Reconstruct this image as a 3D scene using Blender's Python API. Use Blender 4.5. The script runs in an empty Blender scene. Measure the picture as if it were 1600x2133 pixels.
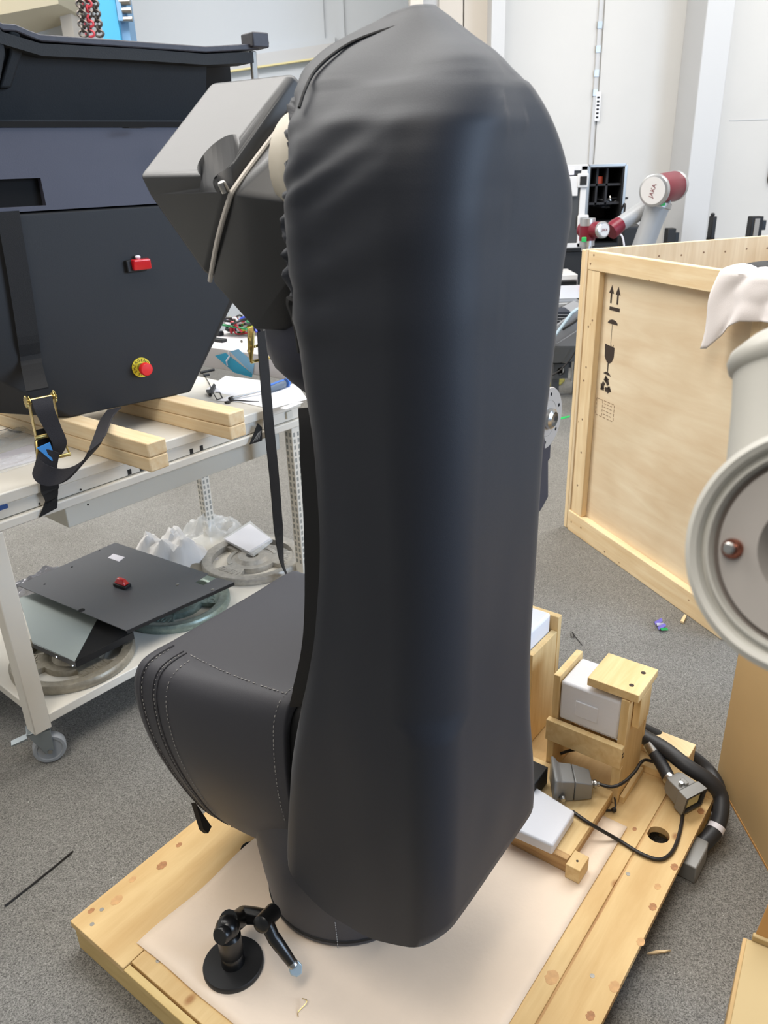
import bpy, bmesh, math, random
from mathutils import Vector, Matrix, noise
random.seed(7)
SC = bpy.context.scene
COL = SC.collection
V = Vector

# ------------------------------------------------------------------ camera, light, exposure
H = 1.6
F_PX, CX, CY = 1640.0, 800.0, 1066.5
PITCH, ROLL = math.radians(23.9), math.radians(2.0)
FW = V((0, math.cos(PITCH), -math.sin(PITCH)))
_r0 = V((1, 0, 0)); _u0 = _r0.cross(FW)
RT = math.cos(ROLL) * _r0 - math.sin(ROLL) * _u0
UP = math.cos(ROLL) * _u0 + math.sin(ROLL) * _r0
CAM = V((0, 0, H))
cd = bpy.data.cameras.new('camera'); cam = bpy.data.objects.new('camera', cd); COL.objects.link(cam)
m = Matrix((RT, UP, -FW)).transposed().to_4x4(); m.translation = CAM
cam.matrix_world = m
cd.sensor_fit = 'VERTICAL'; cd.sensor_height = 24.0; cd.lens = F_PX * 24.0 / 2133.0
cd.clip_start = 0.02
cd.dof.use_dof = True; cd.dof.focus_distance = 1.75; cd.dof.aperture_fstop = 5.6
SC.camera = cam

w = bpy.data.worlds.new('world'); SC.world = w; w.use_nodes = True
bg = w.node_tree.nodes['Background']; bg.inputs[0].default_value = (0.90, 0.95, 1.0, 1); bg.inputs[1].default_value = 0.22

def area(name, loc, target, sx, sy, power, col):
    l = bpy.data.lights.new(name, 'AREA'); l.shape = 'RECTANGLE'; l.size = sx; l.size_y = sy
    l.energy = power; l.color = col
    o = bpy.data.objects.new(name, l); COL.objects.link(o); o.location = loc
    d = V(target) - V(loc); o.rotation_euler = d.to_track_quat('-Z', 'Y').to_euler()
    return o
area('ceiling_and_fill_lamps', (-3.2, 4.3, 5.2), (-2.9, 4.2, 0), 1.8, 7, 480, (1.0, 0.97, 0.93))
area('ceiling_and_fill_lamps', (3.0, 4.6, 5.2), (2.6, 4.4, 0), 1.2, 7, 310, (1.0, 0.98, 0.95))
area('ceiling_and_fill_lamps', (-1.2, -0.9, 5.2), (-.9, -0.3, 0), 1.4, 4, 150, (1.0, 0.93, 0.84))  # added fill above the camera to brighten the foreground, no known lamp row
area('window_light', (5.2, -0.5, 2.6), (0, 1.6, 1.0), 3.0, 2.6, 330, (0.58, 0.75, 1.0))
SC.view_settings.view_transform = 'Standard'; SC.view_settings.look = 'None'
SC.view_settings.gamma = 1; SC.view_settings.use_curve_mapping = False
SC.view_settings.exposure = 0.0

# ------------------------------------------------------------------ coordinate frames
def ray(u, v): return (u - CX) / F_PX * RT - (v - CY) / F_PX * UP + FW
def ZP(u, v, z=0.0):
    d = ray(u, v); return CAM + d * ((z - H) / d.z)
def AY(u, v, y):
    d = ray(u, v); return CAM + d * (y / d.y)
def PL(u, v, p0, nrm):
    d = ray(u, v); return CAM + d * ((p0 - CAM).dot(nrm) / d.dot(nrm))
Z3 = V((0, 0, 1))
class Frame:
    def __init__(s, o, x, y): s.o, s.x, s.y = V(o), V(x), V(y)
    def __call__(s, a, b, c): return s.o + s.x * a + s.y * b + Z3 * c
    def loc(s, p): q = p - s.o; return V((q.dot(s.x), q.dot(s.y), p.z))
    def px(s, u, v, a): return PL(u, v, s.o + s.x * a, s.x)      # on the plane first coordinate = a
    def py(s, u, v, b): return PL(u, v, s.o + s.y * b, s.y)
RB = Frame((-.1407, 1.3242, 0), (.7894, -.6139, 0), (.6139, .7894, 0))      # pallet and robot
TB = Frame((-.9938, 1.8656, 0), (.653, .757, 0), (-.757, .653, 0))          # workbench, origin at its front left leg
CR = Frame((.861, 3.339, 0), (.3276, -.9448, 0), (.9448, .3276, 0))         # big crate
BX = Frame((-.919, 2.267, 0), (.785, .6194, 0), (-.6194, .785, 0))          # black enclosure front
XY = Frame((0, 0, 0), (1, 0, 0), (0, 1, 0))

# ------------------------------------------------------------------ materials
MATS = {}
def nt_new(name):
    mt = bpy.data.materials.new(name); mt.use_nodes = True
    return mt, mt.node_tree, mt.node_tree.nodes['Principled BSDF']
def lin(c): return tuple((x / 12.92 if x <= .04045 else ((x + .055) / 1.055) ** 2.4) for x in [k / 255 for k in c]) + (1,)
def mat(name, rgb, rough=.5, metal=0.0, var=0.0, vscale=20, bump=0.0, bscale=200, spec=.5, sheen=0.0, emit=None, alpha=None, trans=0.0, coat=0.0):
    if name in MATS: return MATS[name]
    mt, nt, p = nt_new(name); N, L = nt.nodes, nt.links
    p.inputs['Base Color'].default_value = lin(rgb); p.inputs['Roughness'].default_value = rough
    p.inputs['Metallic'].default_value = metal; p.inputs['Specular IOR Level'].default_value = spec
    if sheen: p.inputs['Sheen Weight'].default_value = sheen; p.inputs['Sheen Roughness'].default_value = .4
    if coat: p.inputs['Coat Weight'].default_value = coat; p.inputs['Coat Roughness'].default_value = .15
    if trans: p.inputs['Transmission Weight'].default_value = trans; p.inputs['IOR'].default_value = 1.25
    if alpha is not None: p.inputs['Alpha'].default_value = alpha
    tc = N.new('ShaderNodeTexCoord')
    if var:
        n = N.new('ShaderNodeTexNoise'); n.inputs['Scale'].default_value = vscale; n.inputs['Detail'].default_value = 5
        L.new(tc.outputs['Object'], n.inputs['Vector'])
        r = N.new('ShaderNodeValToRGB'); c = lin(rgb)
        r.color_ramp.elements[0].position = .3; r.color_ramp.elements[1].position = .7
        r.color_ramp.elements[0].color = tuple(x * (1 - var) for x in c[:3]) + (1,)
        r.color_ramp.elements[1].color = tuple(min(1, x * (1 + var)) for x in c[:3]) + (1,)
        L.new(n.outputs['Fac'], r.inputs['Fac']); L.new(r.outputs['Color'], p.inputs['Base Color'])
    if bump:
        n = N.new('ShaderNodeTexNoise'); n.inputs['Scale'].default_value = bscale; n.inputs['Detail'].default_value = 3
        L.new(tc.outputs['Object'], n.inputs['Vector'])
        b = N.new('ShaderNodeBump'); b.inputs['Strength'].default_value = bump; b.inputs['Distance'].default_value = .002
        L.new(n.outputs['Fac'], b.inputs['Height']); L.new(b.outputs['Normal'], p.inputs['Normal'])
    if emit: p.inputs['Emission Color'].default_value = lin(rgb); p.inputs['Emission Strength'].default_value = emit
    MATS[name] = mt; return mt
def wood(name, c1, c2, xdir, stretch=14.0, scale=3.0, knots=0.0, knot_scale=5.0, rough=.6, knotcol=(150, 95, 50)):
    """grain runs along the horizontal or vertical direction xdir"""
    if name in MATS: return MATS[name]
    mt, nt, p = nt_new(name); N, L = nt.nodes, nt.links
    tc = N.new('ShaderNodeTexCoord')
    x = V(xdir).normalized(); a = Z3 if abs(x.z) < .9 else V((1, 0, 0)); y = a.cross(x).normalized(); z = x.cross(y)
    def dotn(vec, k):
        d = N.new('ShaderNodeVectorMath'); d.operation = 'DOT_PRODUCT'; d.inputs[1].default_value = vec * k
        L.new(tc.outputs['Object'], d.inputs[0]); return d.outputs['Value']
    cm = N.new('ShaderNodeCombineXYZ')
    for i, s in enumerate((dotn(x, 1.0), dotn(y, stretch), dotn(z, stretch))): L.new(s, cm.inputs[i])
    n = N.new('ShaderNodeTexNoise'); n.inputs['Scale'].default_value = scale; n.inputs['Detail'].default_value = 6
    n.inputs['Roughness'].default_value = .6; n.inputs['Distortion'].default_value = .4
    L.new(cm.outputs[0], n.inputs['Vector'])
    r = N.new('ShaderNodeValToRGB'); r.color_ramp.elements[0].position = .3; r.color_ramp.elements[1].position = .68
    r.color_ramp.elements[0].color = lin(c2); r.color_ramp.elements[1].color = lin(c1)
    L.new(n.outputs['Fac'], r.inputs['Fac'])
    out = r.outputs['Color']
    # broad figure
    n2 = N.new('ShaderNodeTexNoise'); n2.inputs['Scale'].default_value = 4; n2.inputs['Detail'].default_value = 2
    L.new(tc.outputs['Object'], n2.inputs['Vector'])
    mx = N.new('ShaderNodeMixRGB'); mx.blend_type = 'MULTIPLY'; mx.inputs['Fac'].default_value = .35
    r2 = N.new('ShaderNodeValToRGB'); r2.color_ramp.elements[0].position = .35; r2.color_ramp.elements[1].position = .6
    r2.color_ramp.elements[0].color = (.80, .74, .66, 1); r2.color_ramp.elements[1].color = (1, 1, 1, 1)
    L.new(n2.outputs['Fac'], r2.inputs['Fac']); L.new(out, mx.inputs['Color1']); L.new(r2.outputs['Color'], mx.inputs['Color2'])
    out = mx.outputs['Color']
    if knots:
        vo = N.new('ShaderNodeTexVoronoi'); vo.voronoi_dimensions = '2D'; vo.inputs['Scale'].default_value = knot_scale
        cm2 = N.new('ShaderNodeCombineXYZ')
        for i, s in enumerate((dotn(x, .7), dotn(y + z * .97, 1.0))): L.new(s, cm2.inputs[i])
        L.new(cm2.outputs[0], vo.inputs['Vector'])
        kr = N.new('ShaderNodeValToRGB'); kr.color_ramp.elements[0].position = knots * .35; kr.color_ramp.elements[1].position = knots
        kr.color_ramp.elements[0].color = (1, 1, 1, 1); kr.color_ramp.elements[1].color = (0, 0, 0, 1)
        L.new(vo.outputs['Distance'], kr.inputs['Fac'])
        gt = N.new('ShaderNodeMath'); gt.operation = 'GREATER_THAN'; gt.inputs[1].default_value = .45
        sp = N.new('ShaderNodeSeparateColor'); L.new(vo.outputs['Color'], sp.inputs[0]); L.new(sp.outputs[0], gt.inputs[0])
        mu = N.new('ShaderNodeMath'); mu.operation = 'MULTIPLY'; L.new(gt.outputs[0], mu.inputs[0]); L.new(kr.outputs['Color'], mu.inputs[1])
        k2 = N.new('ShaderNodeMath'); k2.operation = 'MULTIPLY'; k2.inputs[1].default_value = .75; L.new(mu.outputs[0], k2.inputs[0])
        mk = N.new('ShaderNodeMixRGB'); mk.inputs['Color2'].default_value = lin(knotcol)
        L.new(k2.outputs[0], mk.inputs['Fac']); L.new(out, mk.inputs['Color1']); out = mk.outputs['Color']
    L.new(out, p.inputs['Base Color']); p.inputs['Roughness'].default_value = rough; p.inputs['Specular IOR Level'].default_value = .3
    b = N.new('ShaderNodeBump'); b.inputs['Strength'].default_value = .15; b.inputs['Distance'].default_value = .001
    L.new(n.outputs['Fac'], b.inputs['Height']); L.new(b.outputs['Normal'], p.inputs['Normal'])
    MATS[name] = mt; return mt

def carpet():
    mt, nt, p = nt_new('speckled grey floor'); N, L = nt.nodes, nt.links
    tc = N.new('ShaderNodeTexCoord')
    def nz(sc, det=2, rough=.6):
        n = N.new('ShaderNodeTexNoise'); n.inputs['Scale'].default_value = sc; n.inputs['Detail'].default_value = det
        n.inputs['Roughness'].default_value = rough; L.new(tc.outputs['Object'], n.inputs['Vector']); return n
    n1 = nz(330, 3, .8); r1 = N.new('ShaderNodeValToRGB'); e = r1.color_ramp.elements
    e[0].position = .34; e[0].color = lin((66, 64, 62)); e[1].position = .68; e[1].color = lin((168, 166, 160))
    L.new(n1.outputs['Fac'], r1.inputs['Fac'])
    n2 = nz(1.6, 4); r2 = N.new('ShaderNodeValToRGB'); e = r2.color_ramp.elements
    e[0].position = .3; e[0].color = (.78, .77, .75, 1); e[1].position = .7; e[1].color = (1, 1, 1, 1)
    L.new(n2.outputs['Fac'], r2.inputs['Fac'])
    mx = N.new('ShaderNodeMixRGB'); mx.blend_type = 'MULTIPLY'; mx.inputs['Fac'].default_value = 1
    L.new(r1.outputs['Color'], mx.inputs['Color1']); L.new(r2.outputs['Color'], mx.inputs['Color2'])
    n3 = nz(120, 1); r3 = N.new('ShaderNodeValToRGB'); e = r3.color_ramp.elements
    e[0].position = .73; e[0].color = (0, 0, 0, 1); e[1].position = .80; e[1].color = (1, 1, 1, 1)
    L.new(n3.outputs['Fac'], r3.inputs['Fac'])
    m2 = N.new('ShaderNodeMixRGB'); m2.inputs['Color2'].default_value = lin((205, 203, 196))
    f = N.new('ShaderNodeMath'); f.operation = 'MULTIPLY'; f.inputs[1].default_value = .8
    L.new(r3.outputs['Color'], f.inputs[0]); L.new(f.outputs[0], m2.inputs['Fac']); L.new(mx.outputs['Color'], m2.inputs['Color1'])
    L.new(m2.outputs['Color'], p.inputs['Base Color']); p.inputs['Roughness'].default_value = .75; p.inputs['Specular IOR Level'].default_value = .3
    b = N.new('ShaderNodeBump'); b.inputs['Strength'].default_value = .6; b.inputs['Distance'].default_value = .003
    L.new(n1.outputs['Fac'], b.inputs['Height']); L.new(b.outputs['Normal'], p.inputs['Normal'])
    return mt
M_FLOOR = carpet()
M_WALL = mat('white wall paint', (212, 210, 206), .7, var=.02, vscale=2)
M_WALLW = mat('warm white panel', (212, 204, 193), .7)
M_WALLB = mat('cool white panel', (200, 205, 210), .6)
M_COLUMN = mat('column paint', (200, 200, 200), .6)
M_BEIGE = mat('beige soffit', (196, 186, 160), .7)
M_CLOTH = mat('black cover fabric', (27, 31, 40), .58, bump=.12, bscale=900, spec=.4, sheen=.12)
M_CLOTH2 = mat('charcoal heavy cover', (57, 57, 62), .55, bump=.15, bscale=1200, spec=.4, sheen=.1)
M_CLOTHK = mat('deep black trim', (12, 12, 14), .7)
M_THREAD = mat('grey thread', (150, 148, 145), .8)
M_NAVY = mat('navy cover fabric', (36, 38, 52), .6, sheen=.1)
M_SHELL = mat('dark moulded plastic', (50, 51, 53), .44, var=.05, vscale=9, bump=.03, bscale=500, spec=.6)
M_SEAM = mat('pale sealing strip', (215, 208, 198), .5)
M_BEIGEP = mat('cream cast metal', (196, 188, 172), .5)
M_STEEL = mat('brushed steel', (176, 174, 170), .3, 1.0)
M_DULL = mat('grey cast metal', (150, 146, 138), .45, .3, var=.12, vscale=25)
M_BOX = mat('black enclosure paint', (22, 22, 24), .62, var=.05, vscale=6, bump=.08, bscale=300)
M_BOXB = mat('enclosure paint in lit tone', (66, 66, 78), .6, var=.04, vscale=7, bump=.08, bscale=300)  # band's stronger light from leaning back is put into this paler tone
M_BOXD = mat('rough black liner', (34, 36, 38), .75, var=.08, vscale=12, bump=.3, bscale=260)
M_RIM = mat('worn black rim', (58, 57, 64), .55, var=.2, vscale=60)
M_BLACK = mat('matt black', (20, 20, 21), .55)
M_VOID = mat('black void', (5, 5, 6), .9)
M_GLOSSK = mat('gloss black plastic', (16, 16, 17), .28, spec=.6)
M_RED = mat('red lens', (205, 14, 28), .22, spec=.7, coat=.5)
M_REDB = mat('red button', (222, 40, 40), .4)
M_YEL = mat('yellow plate', (226, 205, 50), .5)
M_ZINC = mat('yellow zinc steel', (198, 176, 112), .28, .9, var=.2, vscale=60)
M_WEB = mat('black webbing', (15, 15, 17), .8, bump=.4, bscale=500)
M_WEBG = mat('charcoal webbing', (42, 41, 46), .75, bump=.4, bscale=500)
M_BLUE = mat('blue tag', (58, 140, 215), .6)
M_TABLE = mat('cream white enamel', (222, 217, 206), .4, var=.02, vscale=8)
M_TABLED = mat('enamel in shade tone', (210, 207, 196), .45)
M_SLOT = mat('dark slot', (30, 30, 30), .8)
M_CASTER = mat('grey caster rubber', (150, 154, 158), .5)
M_CASTERF = mat('caster fork zinc', (150, 158, 162), .35, .7)
M_PLATET = mat('taupe hammered iron', (150, 143, 128), .4, .35, var=.15, vscale=70, bump=.3, bscale=160)
M_PLATEG = mat('green grey hammered iron', (128, 142, 134), .35, .4, var=.18, vscale=70, bump=.3, bscale=160)
M_PLATES = mat('silver grey iron', (168, 164, 156), .45, .3, var=.14, vscale=60, bump=.25, bscale=160)
M_PANEL = mat('charcoal sheet metal', (88, 89, 92), .42, 0, bump=.05, bscale=400)
M_PANELG = mat('pale green grey sheet', (165, 174, 170), .4, 0)
M_STICK = mat('white sticker', (225, 222, 228), .5)
M_BAGW = mat('white plastic bag', (232, 230, 228), .35, trans=.15)
M_CLEAR = mat('clear film', (235, 238, 238), .12, alpha=.32, spec=.8)
M_CLEARD = mat('smoky clear plastic', (120, 122, 135), .12, alpha=.55, spec=.8)
M_PAPER = mat('white paper', (240, 240, 244), .7)
M_TURQ = mat('turquoise print', (36, 160, 200), .5)
M_TURQL = mat('pale blue print', (120, 175, 210), .5)
M_LILAC = mat('pale grey box board', (200, 196, 196), .6)
M_CLOTHW = mat('off white rag', (226, 219, 216), .85, bump=.2, bscale=400)
M_GREYP = mat('light grey robot paint', (190, 188, 180), .45, spec=.5)
M_GREYF = mat('grey machined face', (172, 166, 160), .42, .1)
M_FOAM = mat('white foam', (238, 238, 242), .75, trans=.1, bump=.15, bscale=200)
M_FILM = mat('translucent foam film', (236, 216, 194), .6, var=.05, vscale=6, bump=.15, bscale=120, spec=.35)
M_CARD = mat('brown cardboard', (200, 168, 118), .75, var=.05, vscale=4)
M_CARDY = mat('tan cardboard', (186, 160, 112), .7, var=.03, vscale=4)
M_CARDO = mat('orange cardboard inside', (190, 142, 82), .75, var=.03, vscale=4)
M_CONN = mat('grey connector casting', (138, 138, 136), .45, .25, bump=.1, bscale=300)
M_CABLE = mat('black cable jacket', (30, 27, 26), .45)
M_HOSE = mat('black hose jacket', (40, 41, 44), .5, bump=.1, bscale=120)
M_CREAMP = mat('cream insert', (206, 200, 150), .6)
M_MAROON = mat('maroon robot shell', (112, 16, 36), .38, spec=.5)
M_GREYA = mat('grey robot tube', (158, 160, 162), .42)
M_SILV = mat('silver robot cap', (196, 196, 196), .3, .8)
M_SILVF = mat('pale cap face', (214, 212, 210), .5)
M_GREEN = mat('green marker', (40, 180, 90), .6)
M_BLUEC = mat('blue steel column', (74, 164, 205), .5)
M_BLUES = mat('pale blue steel side', (120, 160, 195), .5)
M_CHAIN = mat('dark chain steel', (90, 84, 80), .4, .8)
M_REDP = mat('faded red paint', (190, 60, 70), .5)
M_ORANGE = mat('orange plastic', (225, 80, 35), .5)
M_PINK = mat('pink note', (240, 60, 150), .6)
M_SILVERTIP = mat('pale blue silver tip', (168, 186, 196), .3, .5)
M_GOLDF = mat('gold foil', (190, 180, 90), .3, .5)
M_INK = mat('stencil ink', (58, 46, 38), .8)
M_INKF = mat('faint stencil ink', (140, 112, 86), .8)
M_BLUEH = mat('blue handle', (70, 115, 190), .45)
M_GREYH = mat('grey handle', (92, 104, 118), .5)
NX = RB.x; EX = RB.y
W_PLYN = wood('plywood grain across', (226, 198, 146), (206, 170, 116), NX, 9, 2.2, .07, 5.5)
W_PLYE = wood('plywood grain along', (226, 197, 144), (204, 168, 114), EX, 9, 2.2, .07, 6.0)
W_EDGE = wood('plywood edge', (206, 170, 118), (170, 128, 84), NX, 30, 4)
W_EDGEE = wood('plywood edge along', (206, 170, 118), (160, 118, 76), EX, 30, 4)
W_SIDE = wood('weathered pallet side', (218, 192, 134), (198, 168, 110), NX, 8, 3)
W_CRAD = wood('cradle plywood', (236, 210, 158), (214, 178, 122), EX, 10, 3, .045, 9)
W_CRADZ = wood('cradle plywood upright', (236, 210, 158), (216, 182, 126), Z3, 10, 3, .045, 9)
W_CRATE = wood('pale crate panel', (236, 220, 190), (222, 198, 164), CR.x, 7, 2.0)
W_CRATEI = wood('crate inner panel', (232, 212, 178), (214, 188, 150), Z3, 12, 2.4)
W_BEAMX = wood('pine beam', (242, 222, 184), (228, 198, 152), CR.x, 14, 3, .03, 7)
W_BEAMZ = wood('pine post', (240, 218, 178), (226, 196, 150), Z3, 14, 3, .03, 7)
W_BEAMY = wood('pine rail', (240, 218, 178), (226, 196, 150), CR.y, 14, 3)
TIMD = V((-.785, .62, 0)).normalized()
W_TIM = wood('sawn spruce', (240, 220, 184), (226, 194, 146), TIMD, 16, 3, .03, 7)

# ------------------------------------------------------------------ builders
WL = {}
def put(name, me, mt, parent, origin):
    o = bpy.data.objects.new(name, me); COL.objects.link(o)
    if mt and not me.materials: me.materials.append(mt)
    if parent: o.parent = parent; o.location = origin - WL[parent.name]
    else: o.location = origin
    WL[o.name] = origin.copy(); return o
def tag(o, label=None, cat=None, group=None, kind=None):
    if label: o['label'] = label
    if cat: o['category'] = cat
    if group: o['group'] = group
    if kind: o['kind'] = kind
    return o
def thing(name, label, cat, loc, group=None):
    o = bpy.data.objects.new(name, None); COL.objects.link(o); o.empty_display_size = .05
    o.location = V(loc); WL[o.name] = V(loc); return tag(o, label, cat, group)
def basis(d):
    d = d.normalized(); a = Z3 if abs(d.z) < .9 else V((1, 0, 0))
    x = a.cross(d).normalized(); return x, d.cross(x)
class MB:
    def __init__(s): s.v, s.f, s.m = [], [], []
    def add(s, vs, fs, mi=0):
        k = len(s.v); s.v += [V(p) for p in vs]; s.f += [[i + k for i in f] for f in fs]; s.m += [mi] * len(fs); return s
    def hexa(s, p, mi=0):
        return s.add(p, [[0, 3, 2, 1], [4, 5, 6, 7], [0, 1, 5, 4], [1, 2, 6, 5], [2, 3, 7, 6], [3, 0, 4, 7]], mi)
    def box(s, o, a, b, c, mi=0):
        o = V(o); return s.hexa([o, o + a, o + a + b, o + b, o + c, o + a + c, o + a + b + c, o + b + c], mi)
    def fbox(s, fr, a0, a1, b0, b1, c0, c1, mi=0):
        return s.hexa([fr(a0, b0, c0), fr(a1, b0, c0), fr(a1, b1, c0), fr(a0, b1, c0), fr(a0, b0, c1), fr(a1, b0, c1), fr(a1, b1, c1), fr(a0, b1, c1)], mi)
    def prism(s, poly, ext, mi=0):
        n = len(poly); ext = V(ext); poly = [V(p) for p in poly]
        return s.add(poly + [p + ext for p in poly], [list(range(n))[::-1], list(range(n, 2 * n))] + [[i, (i + 1) % n, n + (i + 1) % n, n + i] for i in range(n)], mi)
    def rings(s, rs, cap0=True, cap1=True, closed=True, mi=0):
        n = len(rs[0]); vs = [p for r in rs for p in r]; fs = []
        for j in range(len(rs) - 1):
            for i in range(n if closed else n - 1):
                a, b = j * n + i, j * n + (i + 1) % n
                fs.append([a, b, b + n, a + n])
        if cap0: fs.append(list(range(n))[::-1])
        if cap1: fs.append(list(range((len(rs) - 1) * n, len(rs) * n)))
        return s.add(vs, fs, mi)
    def lathe(s, c, d, prof, n=24, cap0=True, cap1=True, mi=0):
        d = V(d).normalized(); x, y = basis(d); c = V(c)
        return s.rings([[c + d * h + (x * math.cos(2 * math.pi * i / n) + y * math.sin(2 * math.pi * i / n)) * r for i in range(n)] for r, h in prof], cap0, cap1, True, mi)
    def cyl(s, a, b, r, n=16, mi=0, r2=None):
        a, b = V(a), V(b); L = (b - a).length
        return s.lathe(a, b - a, [(r, 0), (r if r2 is None else r2, L)], n, mi=mi)
    def tube(s, pts, r, n=8, mi=0, cap=True):
        pts = [V(p) for p in pts]; rs = []; pu = None
        for i, p in enumerate(pts):
            t = (pts[min(i + 1, len(pts) - 1)] - pts[max(i - 1, 0)]).normalized()
            if pu is None: pu = basis(t)[0]
            x = (pu - t * pu.dot(t)).normalized(); pu = x; y = t.cross(x)
            rr = r[i] if isinstance(r, (list, tuple)) else r
            rs.append([p + (x * math.cos(2 * math.pi * k / n) + y * math.sin(2 * math.pi * k / n)) * rr for k in range(n)])
        return s.rings(rs, cap, cap, True, mi)
    def ball(s, c, r, n=16, mi=0, sc=(1, 1, 1)):
        c = V(c); rs = []
        for j in range(1, n // 2):
            th = math.pi * j / (n // 2)
            rs.append([c + V((math.sin(th) * math.cos(2 * math.pi * i / n) * r * sc[0], math.sin(th) * math.sin(2 * math.pi * i / n) * r * sc[1], -math.cos(th) * r * sc[2])) for i in range(n)])
        return s.rings(rs, True, True, True, mi)
    def ribbon(s, pts, wd, th, mi=0):
        """flat strap: path, width vectors, thickness"""
        pts = [V(p) for p in pts]; rs = []
        for i, p in enumerate(pts):
            t = (pts[min(i + 1, len(pts) - 1)] - pts[max(i - 1, 0)]).normalized()
            wv = V(wd[i] if isinstance(wd, list) else wd); nn = t.cross(wv).normalized() * th / 2; wv = wv / 2
            rs.append([p - wv - nn, p + wv - nn, p + wv + nn, p - wv + nn])
        return s.rings(rs, True, True, True, mi)
    def build(s, name, mt, parent=None, smooth=False, bevel=0, label=None, cat=None, group=None, kind=None, seg=2, angle=None):
        c = V((0, 0, 0))
        lo = V((min(p.x for p in s.v), min(p.y for p in s.v), min(p.z for p in s.v)))
        hi = V((max(p.x for p in s.v), max(p.y for p in s.v), max(p.z for p in s.v)))
        c = (lo + hi) / 2
        if parent is None: c.z = lo.z
        me = bpy.data.meshes.new(name); me.from_pydata([p - c for p in s.v], [], s.f); me.update()
        mats = mt if isinstance(mt, (list, tuple)) else [mt]
        for q in mats: me.materials.append(q)
        if len(mats) > 1: me.polygons.foreach_set('material_index', s.m)
        bm = bmesh.new(); bm.from_mesh(me); bmesh.ops.recalc_face_normals(bm, faces=bm.faces); bm.to_mesh(me); bm.free()
        if smooth:
            me.shade_smooth()
            me.set_sharp_from_angle(angle=math.radians(angle if angle else 40))
        o = put(name, me, None, parent, c)
        if bevel:
            b = o.modifiers.new('bevel', 'BEVEL'); b.width = bevel; b.segments = seg; b.limit_method = 'ANGLE'; b.angle_limit = math.radians(28)
            if not smooth: me.shade_smooth(); (me.set_sharp_from_angle(angle=math.radians(28)) if seg < 3 else None)
            if seg >= 3:
                me.shade_smooth(); wn = o.modifiers.new('wn', 'WEIGHTED_NORMAL'); wn.weight = 100; wn.keep_sharp = False
        return tag(o, label, cat, group, kind)
def hull(pts):
    bm = bmesh.new(); vs = [bm.verts.new(V(p)) for p in pts]
    r = bmesh.ops.convex_hull(bm, input=vs)
    dead = list({g for g in r['geom_interior'] + r['geom_unused'] if isinstance(g, bmesh.types.BMVert)})
    if dead: bmesh.ops.delete(bm, geom=dead, context='VERTS')
    bmesh.ops.dissolve_limit(bm, angle_limit=math.radians(3), verts=bm.verts, edges=bm.edges)
    bm.verts.index_update(); mb = MB(); mb.add([v.co.copy() for v in bm.verts], [[v.index for v in f.verts] for f in bm.faces]); bm.free(); return mb
def spline(pts, n=8):
    pts = [V(p) for p in pts]; out = []
    for i in range(len(pts) - 1):
        p0, p1, p2, p3 = pts[max(i - 1, 0)], pts[i], pts[i + 1], pts[min(i + 2, len(pts) - 1)]
        for k in range(n):
            t = k / n
            out.append(.5 * ((2 * p1) + (p2 - p0) * t + (2 * p0 - 5 * p1 + 4 * p2 - p3) * t * t + (3 * p1 - p0 - 3 * p2 + p3) * t ** 3))
    out.append(pts[-1]); return out
def interp(tab, x):
    if x <= tab[0][0]: return tab[0][1]
    for (x0, y0), (x1, y1) in zip(tab, tab[1:]):
        if x <= x1: return y0 + (y1 - y0) * (x - x0) / (x1 - x0)
    return tab[-1][1]
def sinterp(tab, x, k=.035): return sum(interp(tab, x + d) for d in (-k, -k / 2, 0, k / 2, k)) / 5
def text(name, body, parent, p, xd, yd, size, mt, th=.0006, label=None, spacing=1.0):
    """flat lettering on a surface: origin p (centre), reading direction xd, up direction yd"""
    cu = bpy.data.curves.new(name, 'FONT'); cu.body = body; cu.size = size; cu.align_x = 'CENTER'; cu.align_y = 'CENTER'; cu.extrude = th; cu.space_character = spacing; cu.resolution_u = 3
    t = bpy.data.objects.new('tmp', cu); COL.objects.link(t)
    me = bpy.data.meshes.new_from_object(t.evaluated_get(bpy.context.evaluated_depsgraph_get()))
    bpy.data.objects.remove(t); bpy.data.curves.remove(cu)
    xd, yd = V(xd).normalized(), V(yd).normalized(); mt4 = Matrix((xd, yd, xd.cross(yd))).transposed().to_4x4()
    me.transform(mt4); me.materials.clear(); me.materials.append(mt)
    return tag(put(name, me, None, parent, V(p)), label)
def stitches(path, L=.006, gap=.010, r=.0012, off=None):
    """a row of raised stitches along a polyline"""
    mb = MB(); acc = 0.0; pos = 0
    for a, b in zip(path, path[1:]):
        d = b - a; ln = d.length
        if ln < 1e-6: continue
        d.normalize(); t = acc
        while t < ln:
            p = a + d * t; q = a + d * min(t + L, ln)
            mb.tube([p, (p + q) / 2, q], [r * .6, r, r * .6], 4)
            t += gap
        acc = t - ln
    return mb

# ------------------------------------------------------------------ the setting
def struct(name, mb, mt, parent=None, **k): return mb.build(name, mt, parent, kind='structure', **k)
YW, YL = 7.5, 8.6
struct('floor', MB().fbox(XY, -7, 7, -4, 9.5, -.05, 0), M_FLOOR)
xs = AY(858, 20, YW).x
xj = AY(1248, 170, YW).x
struct('wall_back', MB().fbox(XY, xs, xj - .006, YW, YW + .15, 0, 5.6).fbox(XY, xj + .006, 7, YW, YW + .15, 0, 5.6).fbox(XY, xj - .006, xj + .006, YW + .02, YW + .15, 0, 5.6), M_WALL)
struct('wall_left', MB().fbox(XY, -7.2, -7, -4, 9.5, 0, 5.6), M_WALL)
struct('wall_right', MB().fbox(XY, 7, 7.2, -4, 9.5, 0, 5.6), M_WALL)
struct('wall_rear', MB().fbox(XY, -7, xs + .05, YL, YL + .15, 0, 5.6), M_WALLB)
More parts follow.
